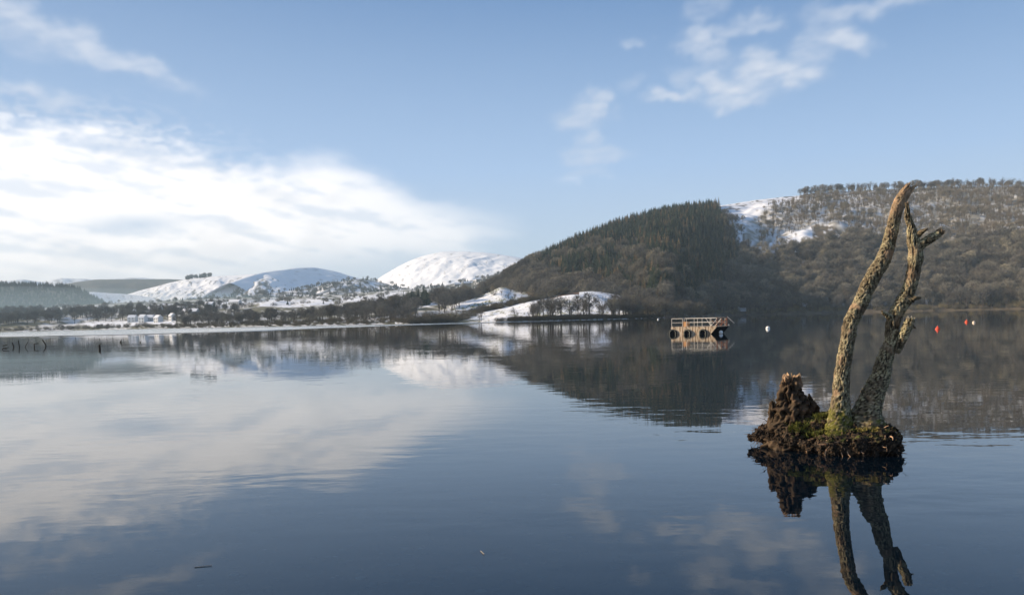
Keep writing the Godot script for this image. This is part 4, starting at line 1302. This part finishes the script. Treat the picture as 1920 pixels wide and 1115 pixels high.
	# landforms
	polys = {
		"snow_a": pairs([0.32, 1.1, 0.364, 1.1, 0.436, 1.1, 0.439, 0.89, 0.393, 0.78, 0.368, 0.68, 0.361, 0.545, 0.354, 0.37, 0.339, 0.56]),
		"snow_b": pairs([0.346, 0.37, 0.386, 0.455, 0.454, 0.545, 0.454, 0.435, 0.414, 0.355, 0.364, 0.355]),
		"pale": pairs([0.354, 0.82, 0.436, 0.875, 0.479, 1.1, 0.764, 1.1, 0.964, 1.0, 0.964, 0.47, 0.764, 0.41, 0.621, 0.315, 0.521, 0.41, 0.457, 0.545, 0.393, 0.465, 0.364, 0.425]),
		"fields": [
			pairs([0.393, 0.185, 0.407, 0.225, 0.457, 0.21, 0.521, 0.14, 0.521, 0.065, 0.407, 0.09]), pairs([0.629, 0.38, 0.636, 0.585, 0.729, 0.535, 0.732, 0.36, 0.671, 0.305]),
			pairs([0.736, 0.39, 0.743, 0.62, 0.829, 0.74, 0.832, 0.32, 0.786, 0.355]), pairs([0.832, 0.175, 0.837, 0.29, 0.864, 0.23, 0.861, 0.145]),
			pairs([0.868, 0.455, 0.879, 0.765, 0.929, 0.775, 0.943, 0.705, 0.929, 0.455, 0.907, 0.42]), pairs([0.143, 0.855, 0.286, 0.885, 0.329, 0.935, 0.393, 0.925, 0.429, 0.87, 0.429, 0.685, 0.357, 0.595, 0.286, 0.685]),
			pairs([0.729, 0.05, 0.743, 0.09, 0.879, 0.08, 0.879, 0.03, 0.743, 0.03]), pairs([0.47, 0.62, 0.6, 0.72, 0.72, 0.72, 0.72, 0.66, 0.6, 0.64, 0.48, 0.56])],
		"crags": [pairs([0.613, 0.41, 0.625, 0.61, 0.688, 0.755, 0.725, 0.575, 0.738, 0.385]), pairs([0.725, 0.385, 0.738, 0.715, 0.78, 0.835, 0.825, 0.735, 0.838, 0.505, 0.8, 0.355]), pairs([0.425, 0.56, 0.463, 0.71, 0.5, 0.63, 0.525, 0.475])],
	}
	make_land("hillside", 330, 120, 90.0, 7.0, paint_hillside)
	make_land("near_field", 360, 130, 60.0, 2.2, paint_near_field)
	make_land("far_field", 260, 110, 60.0, 2.0, paint_far_field)
	make_land("lowland", 320, 120, 200.0, 6.0, paint_lowland)
	make_land("wooded_rise", 140, 50, 200.0, 10.0, paint_rise)
	make_land("snowy_spur", 220, 110, 170.0, 15.0, paint_spur)
	make_land("snowy_fell", 160, 80, 260.0, 14.0, paint_snow)
	make_land("snow_dome", 240, 120, 260.0, 15.0, paint_snow)
	make_land("moor_hill", 80, 30, 300.0, 10.0, paint_moor)
	make_land("snowy_valley", 40, 20, 200.0, 5.0, paint_snow)
	make_land("forest_hill", 100, 40, 200.0, 8.0, paint_moor)
	make_land("far_mountains", 120, 30, 300.0, 30.0, paint_far)

	# mist lying in the valley on the left
	env.volumetric_fog_enabled = true
	env.volumetric_fog_density = 0.0
	var mist := FogVolume.new()
	mist.name = "mist"
	mist.shape = RenderingServer.FOG_VOLUME_SHAPE_ELLIPSOID
	mist.size = Vector3(1700.0, 150.0, 1300.0)
	mist.position = Vector3(-980.0, 0.0, -1400.0)
	mist.rotation.y = 0.55
	var fm := FogMaterial.new()
	fm.density = 0.00045
	fm.albedo = lin(0.60, 0.82, 0.93)
	mist.material = fm
	add_child(mist)
	mist.set_meta("kind", "stuff")
	mist.set_meta("label", "pale mist lying over the far shore at left")

	# trees
	var bark := mat(Color.WHITE, 0.95)
	proto("broadleaf", "tree", 12.0, [bare_tree(1, 12.0, 9.5, 0.2, 1900, 0.17, Color(0.15, 0.143, 0.125), 0.5), bare_tree(2, 12.0, 8.5, 0.24, 1700, 0.17, Color(0.105, 0.10, 0.094), 0.5), bare_tree(3, 12.0, 11.0, 0.18, 2100, 0.17, Color(0.13, 0.125, 0.11), 0.5), bare_tree(4, 12.0, 8.0, 0.24, 1600, 0.17, Color(0.18, 0.168, 0.135), 0.5)], bark, "bare_woodland", "bare grey-brown winter wood", "bare_tree", "trunk")
	proto("slender", "tree", 12.0, [bare_tree(11, 12.0, 6.0, 0.18, 800, 0.055), bare_tree(12, 12.0, 7.5, 0.15, 950, 0.055), bare_tree(13, 12.0, 4.8, 0.2, 700, 0.055), bare_tree(14, 12.0, 8.5, 0.15, 1000, 0.055)], bark, "thin_woodland", "thin scattering of slender bare trees", "slender_tree", "trunk")
	proto("spruce", "tree", 12.0, [conifer(21, 12.0, 5.0, 13, Color(0.038, 0.055, 0.036)), conifer(22, 12.0, 4.4, 14, Color(0.030, 0.046, 0.031)), conifer(23, 12.0, 5.6, 12, Color(0.044, 0.060, 0.036))], bark, "conifer_plantation", "dark evergreen plantation", "spruce_tree", "trunk")
	proto("larch", "tree", 12.0, [conifer(31, 12.0, 4.8, 16, Color(0.20, 0.145, 0.085), true), conifer(32, 12.0, 4.2, 17, Color(0.22, 0.165, 0.10), true)], bark, "larch_plantation", "tan leafless larch wood", "larch_tree", "trunk")
	proto("bush", "bush", 3.0, [bush(41, 3.0, 4.2, 520, 0.09), bush(42, 3.0, 3.4, 420, 0.09), bush(43, 3.0, 5.0, 600, 0.09)], bark, "scrub", "low bare scrub", "shore_bush", "stems")
	var pale0 := Color(1.15, 1.1, 1.0)
	var dim := Color(0.75, 0.74, 0.74)
	var g_low := "bare trees at the foot of the wooded hillside"
	scatter("hillside", [0.25, 0.006, 0.321, 0.1, 0.357, 0.33, 0.4, 0.335, 0.479, 0.4, 0.521, 0.41, 0.621, 0.315, 0.764, 0.41, 0.964, 0.47, 0.964, 0.005, 0.764, 0.005, 0.364, 0.005], 3300, [[0.6, "broadleaf"], [0.4, "slender"]], 7.5, 14.0, 110, "rounded bare tree in the front rows of the wooded hillside's shore", g_low, 101, Color(0.65, 0.65, 0.67), Color(1.8, 1.72, 1.55), 0.02)
	scatter("hillside", [0.40, 0.76, 0.443, 0.87, 0.479, 0.96, 0.764, 0.925, 0.964, 0.78, 0.964, 0.47, 0.764, 0.41, 0.621, 0.315, 0.521, 0.41, 0.465, 0.56, 0.41, 0.50, 0.375, 0.5], 3700, [[0.93, "slender"], [0.07, "broadleaf"]], 4.5, 8.5, 0, "", "", 102, Color(1.2, 1.12, 0.95), Color(1.8, 1.65, 1.4), 0.04)
	scatter("hillside", [0.435, 0.93, 0.48, 0.95, 0.72, 0.95, 0.95, 0.9, 0.95, 1.02, 0.435, 1.02], 520, [[0.25, "broadleaf"], [0.75, "slender"]], 5.0, 12.0, 60, "bare tree on the skyline of the hillside right of the lake", "trees along the hillside skyline", 103, Color(0.8, 0.78, 0.75), Color(1.2, 1.1, 1.0), 0.01)
	scatter("hillside", [0.061, 1.02, 0.114, 1.02, 0.186, 1.02, 0.257, 1.02, 0.321, 1.02, 0.325, 0.835, 0.344, 0.53, 0.354, 0.33, 0.343, 0.10, 0.314, 0.05, 0.257, 0.08, 0.207, 0.17, 0.15, 0.3, 0.107, 0.45, 0.079, 0.62], 4200, [[0.80, "spruce"], [0.2, "larch"]], 7.0, 13.0, 90, "dark spruce near the lower edge of the hillside plantation", "spruces at the plantation's lower edge", 104, Color(0.6, 0.66, 0.7), Color(1.6, 1.5, 1.3), 0.012)
	scatter("hillside", [0.043, 1.02, 0.079, 0.81, 0.15, 0.68, 0.207, 0.48, 0.264, 0.225, 0.343, 0.14, 0.321, 0.03, 0.221, 0.05, 0.186, 0.185, 0.114, 0.3, 0.05, 0.545], 900, [[0.46, "spruce"], [0.36, "larch"], [0.18, "broadleaf"]], 8.0, 14.0, 60, "tree in the mixed larch and spruce belt above the shore", "trees in the mixed belt", 105, Color(0.7, 0.68, 0.66), Color(1.7, 1.6, 1.4), 0.03)
	scatter("hillside", [0.004, 0.845, 0.043, 1.0, 0.114, 0.32, 0.186, 0.195, 0.221, 0.075, 0.25, 0.01, 0.186, 0.05, 0.079, 0.2], 420, [[1.0, "broadleaf"]], 10.0, 15.0, 40, "bare tree at the wood's edge behind the snowy fields", "bare trees behind the snowy fields", 106, Color(0.65, 0.62, 0.6), Color(1.6, 1.5, 1.35), 0.02)
	scatter("hillside", [0.321, 0.95, 0.333, 0.9, 0.352, 0.6, 0.362, 0.365, 0.346, 0.415], 45, [[0.7, "broadleaf"], [0.3, "slender"]], 6.0, 11.0, 0, "", "", 107, dim, pale0, 0.02)
	scatter("hillside", [0.25, 0.004, 0.95, 0.004, 0.95, 0.03, 0.25, 0.02], 330, [[1.0, "bush"]], 1.8, 4.0, 70, "pale bush at the water's edge below the wooded hillside", "bushes along the wooded shore", 108, Color(0.9, 0.9, 0.75), Color(1.9, 1.8, 1.3), 0.003)
	scatter("near_field", [0.0, 0.02, 0.8, 0.02, 0.8, 0.26, 0.4, 0.16, 0.0, 0.2], 96, [[0.85, "slender"], [0.15, "broadleaf"]], 3.5, 12.0, 70, "slender bare tree standing on the shore before the snowy field", "shore trees before the snowy field", 109, dim, dim, 0.0, -0.15)
	scatter("near_field", [0.0, 0.01, 1.0, 0.01, 1.0, 0.06, 0.0, 0.07], 420, [[1.0, "bush"]], 1.2, 2.8, 0, "", "", 110, Color(0.45, 0.42, 0.4), Color(0.8, 0.75, 0.7), 0.0)
	scatter("near_field", [0.0, 0.9, 0.0, 1.02, 0.42, 1.02, 0.42, 0.93, 0.2, 0.88], 130, [[0.75, "bush"], [0.25, "broadleaf"]], 2.5, 5.0, 0, "", "", 111, Color(0.6, 0.6, 0.55), Color(1.0, 0.95, 0.85), 0.01)
	scatter("near_field", [0.62, 0.1, 0.98, 0.1, 0.98, 0.99, 0.66, 0.99], 190, [[0.45, "slender"], [0.25, "bush"], [0.3, "broadleaf"]], 3.0, 10.0, 0, "", "", 112, dim, pale0, 0.02)
	scatter("far_field", [0.0, 0.01, 0.35, 0.01, 0.45, 0.12, 0.5, 0.3, 0.3, 0.2, 0.0, 0.14], 60, [[0.7, "bush"], [0.3, "slender"]], 2.0, 7.0, 16, "bare tree on the low shore left of the snowy field", "trees on the low shore", 113, dim, pale0, 0.01)
	scatter("far_field", [0.45, 0.5, 0.65, 0.5, 0.65, 0.9, 0.5, 0.9], 9, [[0.6, "slender"], [0.4, "bush"]], 3.0, 6.0, 9, "small lone tree on the sloping snowy field", "lone trees on the sloping field", 114, dim, pale0, 0.01)
	scatter("lowland", [0.521, 0.03, 0.525, 0.10, 0.629, 0.085, 0.743, 0.08, 0.829, 0.07, 0.85, 0.055, 0.829, 0.025, 0.629, 0.02], 165, [[0.75, "broadleaf"], [0.25, "slender"]], 5.0, 10.5, 90, "dark bare tree in the wood along the far shore", "trees in the far shore wood", 115, Color(0.6, 0.58, 0.6), Color(0.95, 0.9, 0.85), 0.01)
	scatter("lowland", [0.72, 0.06, 0.735, 0.11, 0.76, 0.16, 0.786, 0.2, 0.818, 0.17, 0.836, 0.12, 0.857, 0.085, 0.8, 0.05], 80, [[1.0, "broadleaf"]], 7.0, 12.0, 30, "large bare tree in the wood left of the conifer clump", "trees in the far shore wood", 116, Color(0.65, 0.62, 0.6), Color(1.0, 0.95, 0.88), 0.01)
	scatter("lowland", [0.865, 0.085, 0.875, 0.16, 0.9, 0.3, 0.925, 0.34, 0.93, 0.25, 0.893, 0.1], 45, [[1.0, "broadleaf"]], 11.0, 16.0, 25, "tall bare tree in the grove beside the conifer clump", "trees in the grove by the conifer clump", 117, Color(0.8, 0.76, 0.7), Color(1.1, 1.05, 0.95), 0.01)
	scatter("lowland", [0.826, 0.2, 0.829, 0.28, 0.861, 0.28, 0.866, 0.2], 42, [[1.0, "spruce"]], 12.0, 17.0, 42, "dark conifer in the square clump between the white fields", "conifers in the square clump", 118, dim, Color(1, 1, 1), 0.004)
	scatter("lowland", [0.45, 0.22, 0.464, 0.55, 0.586, 0.62, 0.621, 0.3, 0.62, 0.1, 0.529, 0.12], 150, [[0.85, "broadleaf"], [0.15, "spruce"]], 5.0, 10.0, 0, "", "", 119, Color(0.6, 0.6, 0.62), Color(0.95, 0.92, 0.88), 0.02, -0.25)
	scatter("lowland", [0.1, 0.3, 0.1, 0.8, 0.286, 0.62, 0.371, 0.45, 0.45, 0.42, 0.521, 0.33, 0.521, 0.19, 0.457, 0.21, 0.364, 0.2, 0.286, 0.16], 420, [[1.0, "broadleaf"]], 9.0, 14.0, 30, "hazy bare tree in the belt across the lake at left", "trees in the hazy belt at left", 120, dim, Color(1, 1, 1), 0.02)
	scatter("lowland", [0.1, 0.02, 0.5, 0.02, 0.5, 0.06, 0.1, 0.06], 120, [[0.8, "bush"], [0.2, "broadleaf"]], 2.0, 5.0, 0, "", "", 121, dim, Color(1, 1, 1), 0.01)
	scatter("lowland", [0.3, 0.5, 0.95, 0.25, 0.95, 0.99, 0.3, 0.99], 330, [[0.4, "broadleaf"], [0.48, "bush"], [0.12, "spruce"]], 3.0, 8.0, 0, "", "", 122, dim, Color(1, 1, 1), 0.01, 0.12)
	scatter("wooded_rise", [0.0, 0.3, 1.0, 0.3, 1.0, 1.02, 0.0, 1.02], 1150, [[0.55, "broadleaf"], [0.45, "spruce"]], 7.0, 13.0, 0, "", "", 123, dim, Color(1, 1, 1), 0.01, -0.02)
	scatter("forest_hill", [0.0, 0.05, 0.97, 0.05, 0.97, 1.02, 0.0, 1.02], 3200, [[1.0, "spruce"]], 9.0, 15.0, 0, "", "", 124, dim, Color(1, 1, 1), 0.0)
	scatter("snowy_spur", [0.42, 0.98, 0.54, 0.98, 0.54, 1.03, 0.42, 1.03], 70, [[0.5, "broadleaf"], [0.5, "spruce"]], 12.0, 18.0, 0, "", "", 125, dim, Color(1, 1, 1), 0.0)
	scatter("snowy_spur", [0.1, 0.1, 0.95, 0.1, 0.95, 0.36, 0.1, 0.36], 420, [[0.7, "broadleaf"], [0.3, "spruce"]], 8.0, 13.0, 0, "", "", 126, dim, Color(1, 1, 1), 0.02, -0.1)
	scatter("lowland", [0.5, 0.004, 0.9, 0.004, 0.9, 0.05, 0.7, 0.06, 0.5, 0.06], 420, [[1.0, "bush"]], 1.2, 3.2, 0, "", "", 127, Color(0.6, 0.6, 0.6), Color(1.2, 1.15, 1.05), 0.0)
	scatter("far_field", [0.0, 0.004, 0.5, 0.004, 0.5, 0.05, 0.0, 0.07], 200, [[1.0, "bush"]], 1.2, 2.8, 0, "", "", 128, Color(0.45, 0.42, 0.4), Color(0.8, 0.75, 0.7), 0.0)
	flush_masses()

	# buildings
	var homes := [[0.463, 0.155, 0.3, 10, 7, 6, 0.75, "white gabled house at the left end of the far village"], [0.477, 0.15, 0.15, 8, 7, 7, 0.78, "tall white house left of the village terrace"], [0.487, 0.165, 0.3, 9, 7, 5, 0.42, "grey house in the middle of the village terrace"], [0.497, 0.145, -0.1, 8, 7, 6.5, 0.72, "white house at the right end of the village terrace"],
		[0.516, 0.14, -0.2, 6, 6, 6.5, 0.78, "narrow white house standing alone right of the village terrace"], [0.493, 0.36, 0.2, 22, 9, 6, 0.42, "long snow-roofed house behind the village terrace"], [0.47, 0.33, 0.4, 12, 8, 5, 0.4, "snow-roofed house above the village's left end"], [0.527, 0.42, 0.1, 12, 7, 6, 0.55, "cream house up the slope above the village"],
		[0.537, 0.3, 0.0, 16, 8, 5, 0.5, "pale house with a snowy roof among the village trees"], [0.545, 0.26, 0.2, 12, 8, 4, 0.35, "low snow-roofed house right of the village"], [0.566, 0.47, 0.2, 14, 8, 5, 0.5, "white-roofed house high right of the village"], [0.6, 0.5, 0.1, 20, 8, 5, 0.55, "long white-roofed farmhouse on the ridge right of the village"]]
	for q in homes:
		var p := land_point("lowland", q[0], q[1])
		house("house", p + Vector3(0, -0.5, 0), -0.45 + q[2], q[3] * 0.85, q[4] * 0.85, q[5] * 0.85, Color(q[6], q[6], q[6] * 0.97) * 0.85, q[7], "houses of the far village")
	for q in [[0.77, 0.9, 16, 8, 4, "snow-roofed farmhouse on the rise below the white dome"], [0.80, 0.88, 22, 9, 4, "long snow-roofed barn on the rise below the white dome"], [0.83, 0.9, 12, 8, 5, "small snow-roofed barn at the right of the hill farm"]]:
		house("farm_building", land_point("wooded_rise", q[0], q[1]), 0.1, q[2], q[3], q[4], Color(0.16, 0.15, 0.14), q[5], "hill farm buildings")
	var bh := land_point("hillside", 0.354, 0.022)
	house("boathouse", Vector3(bh.x, 0.6, bh.z), -0.3, 11.0, 6.0, 2.6, Color(0.06, 0.055, 0.05), "dark boathouse with a frosted roof at the foot of the wooded hillside", "", Color(0.30, 0.30, 0.30))

	# things on the water
	raft()
	float_buoy("white round mooring buoy right of the work raft", Vector3(25.5, -0.02, -81.5), 0.24, lin(0.78, 0.77, 0.74), false)
	float_buoy("larger red cone buoy nearest the dead tree's right side", Vector3(33.1, 0.0, -63.7), 0.2, lin(0.62, 0.09, 0.05), true)
	float_buoy("small red buoy at far right beside the pale one", Vector3(50.66, 0.0, -91.3), 0.22, lin(0.62, 0.10, 0.05), true)
	float_buoy("small pale peach buoy at the far right", Vector3(49.1, -0.02, -87.1), 0.18, lin(0.74, 0.60, 0.46), false)
	float_buoy("tiny white buoy by the wooded shore left of the raft", Vector3(52.0, 0.0, -290.0), 0.35, lin(0.78, 0.78, 0.76), false)
	dead_tree()
	stake("mooring_post", "lone dark upright post standing in the water at left", "post", [Vector3(-31.85, -0.6, -63.6), Vector3(-31.9, 0.3, -63.6)], 0.09)
	stake("submerged_branch", "paired dark branch stems rising from the water at far left", "branch", [Vector3(-47.3, -0.5, -79.1), Vector3(-47.4, 0.2, -79.1), Vector3(-47.5, 0.62, -79.2)], 0.05, "dead branches poking from the water")
	stake("submerged_branch", "forked dark stem beside the tallest branch at far left", "branch", [Vector3(-47.9, -0.5, -79.2), Vector3(-48.0, 0.1, -79.2), Vector3(-48.1, 0.42, -79.2)], 0.06, "dead branches poking from the water")
	stake("submerged_branch", "curved dark branch, rightmost of the far left cluster", "branch", [Vector3(-44.6, -0.5, -78.9), Vector3(-44.75, 0.2, -78.9), Vector3(-45.0, 0.62, -78.9)], 0.06, "dead branches poking from the water")
	stake("submerged_branch", "hooked dark branch with a short crossbar at far left", "branch", [Vector3(-43.5, -0.5, -74.9), Vector3(-43.5, 0.3, -74.9), Vector3(-43.1, 0.36, -74.9)], 0.05, "dead branches poking from the water")
	stake("submerged_branch", "thin slanting twig left of the hooked branch", "branch", [Vector3(-44.9, -0.5, -75.5), Vector3(-44.6, 0.2, -75.5), Vector3(-44.4, 0.5, -75.5)], 0.03, "dead branches poking from the water")
	stake("submerged_branch", "low horizontal stub of branch left of the paired stems", "branch", [Vector3(-48.9, 0.12, -79.0), Vector3(-48.5, 0.2, -79.0)], 0.05, "dead branches poking from the water")
	stake("submerged_branch", "low broken branch at the left edge of the lake view", "branch", [Vector3(-43.2, -0.2, -69.5), Vector3(-43.0, 0.12, -69.5), Vector3(-42.5, 0.16, -69.5)], 0.04, "dead branches poking from the water")
	stake("post_stub", "short dark post stub beyond the lone post", "post", [Vector3(-42.3, -0.4, -89.0), Vector3(-42.3, 0.16, -89.0)], 0.08)
	stake("post_stub", "tiny dark post tip right of the lone post", "post", [Vector3(-39.0, -0.4, -86.4), Vector3(-39.0, 0.08, -86.4)], 0.06)
	stake("floating_stick", "thin pale stick floating at the lower left", "stick", [Vector3(-2.14, 0.003, -5.36), Vector3(-2.04, 0.005, -5.39)], 0.003, "", Color(0.3, 0.28, 0.25))
	stake("floating_stick", "tiny pale stick floating near the bottom centre", "stick", [Vector3(-0.245, 0.004, -5.58), Vector3(-0.22, 0.005, -5.5)], 0.003, "", Color(0.3, 0.28, 0.25))

	# pebbles on the bed near the shore
	rng.seed = 200
	var pb := Buf.new()
	pb.add(lathe([Vector2(0.0, -0.5), Vector2(0.7, -0.4), Vector2(1.0, 0.0), Vector2(0.75, 0.4), Vector2(0.0, 0.55)], 7), Transform3D())
	var mm := MultiMesh.new()
	mm.transform_format = MultiMesh.TRANSFORM_3D
	mm.use_colors = true
	mm.mesh = pb.mesh()
	mm.instance_count = 5200
	for k in 5200:
		var z := -3.0 - 6.0 * pow(rng.randf(), 1.4)
		var x := rnd(-0.75, 0.75) * -z
		var s := 0.008 + 0.03 * pow(rng.randf(), 3.0)
		mm.set_instance_transform(k, Transform3D(Basis(Vector3.UP, rnd(0, TAU)).scaled(Vector3(s * rnd(0.8, 1.6), s * rnd(0.5, 0.9), s)), Vector3(x, bed_height(x, z) + s * 0.2, z)))
		mm.set_instance_color(k, Color(0.05, 0.046, 0.04) * rnd(0.4, 1.8) if rng.randf() < 0.97 else Color(0.17, 0.16, 0.15))
	var gr := MultiMeshInstance3D.new()
	gr.name = "pebbles"
	gr.multimesh = mm
	gr.material_override = M.ground
	add_child(gr)
	tag(gr, "small pebbles lying on the lake bed near the shore", "pebbles", "", "stuff")
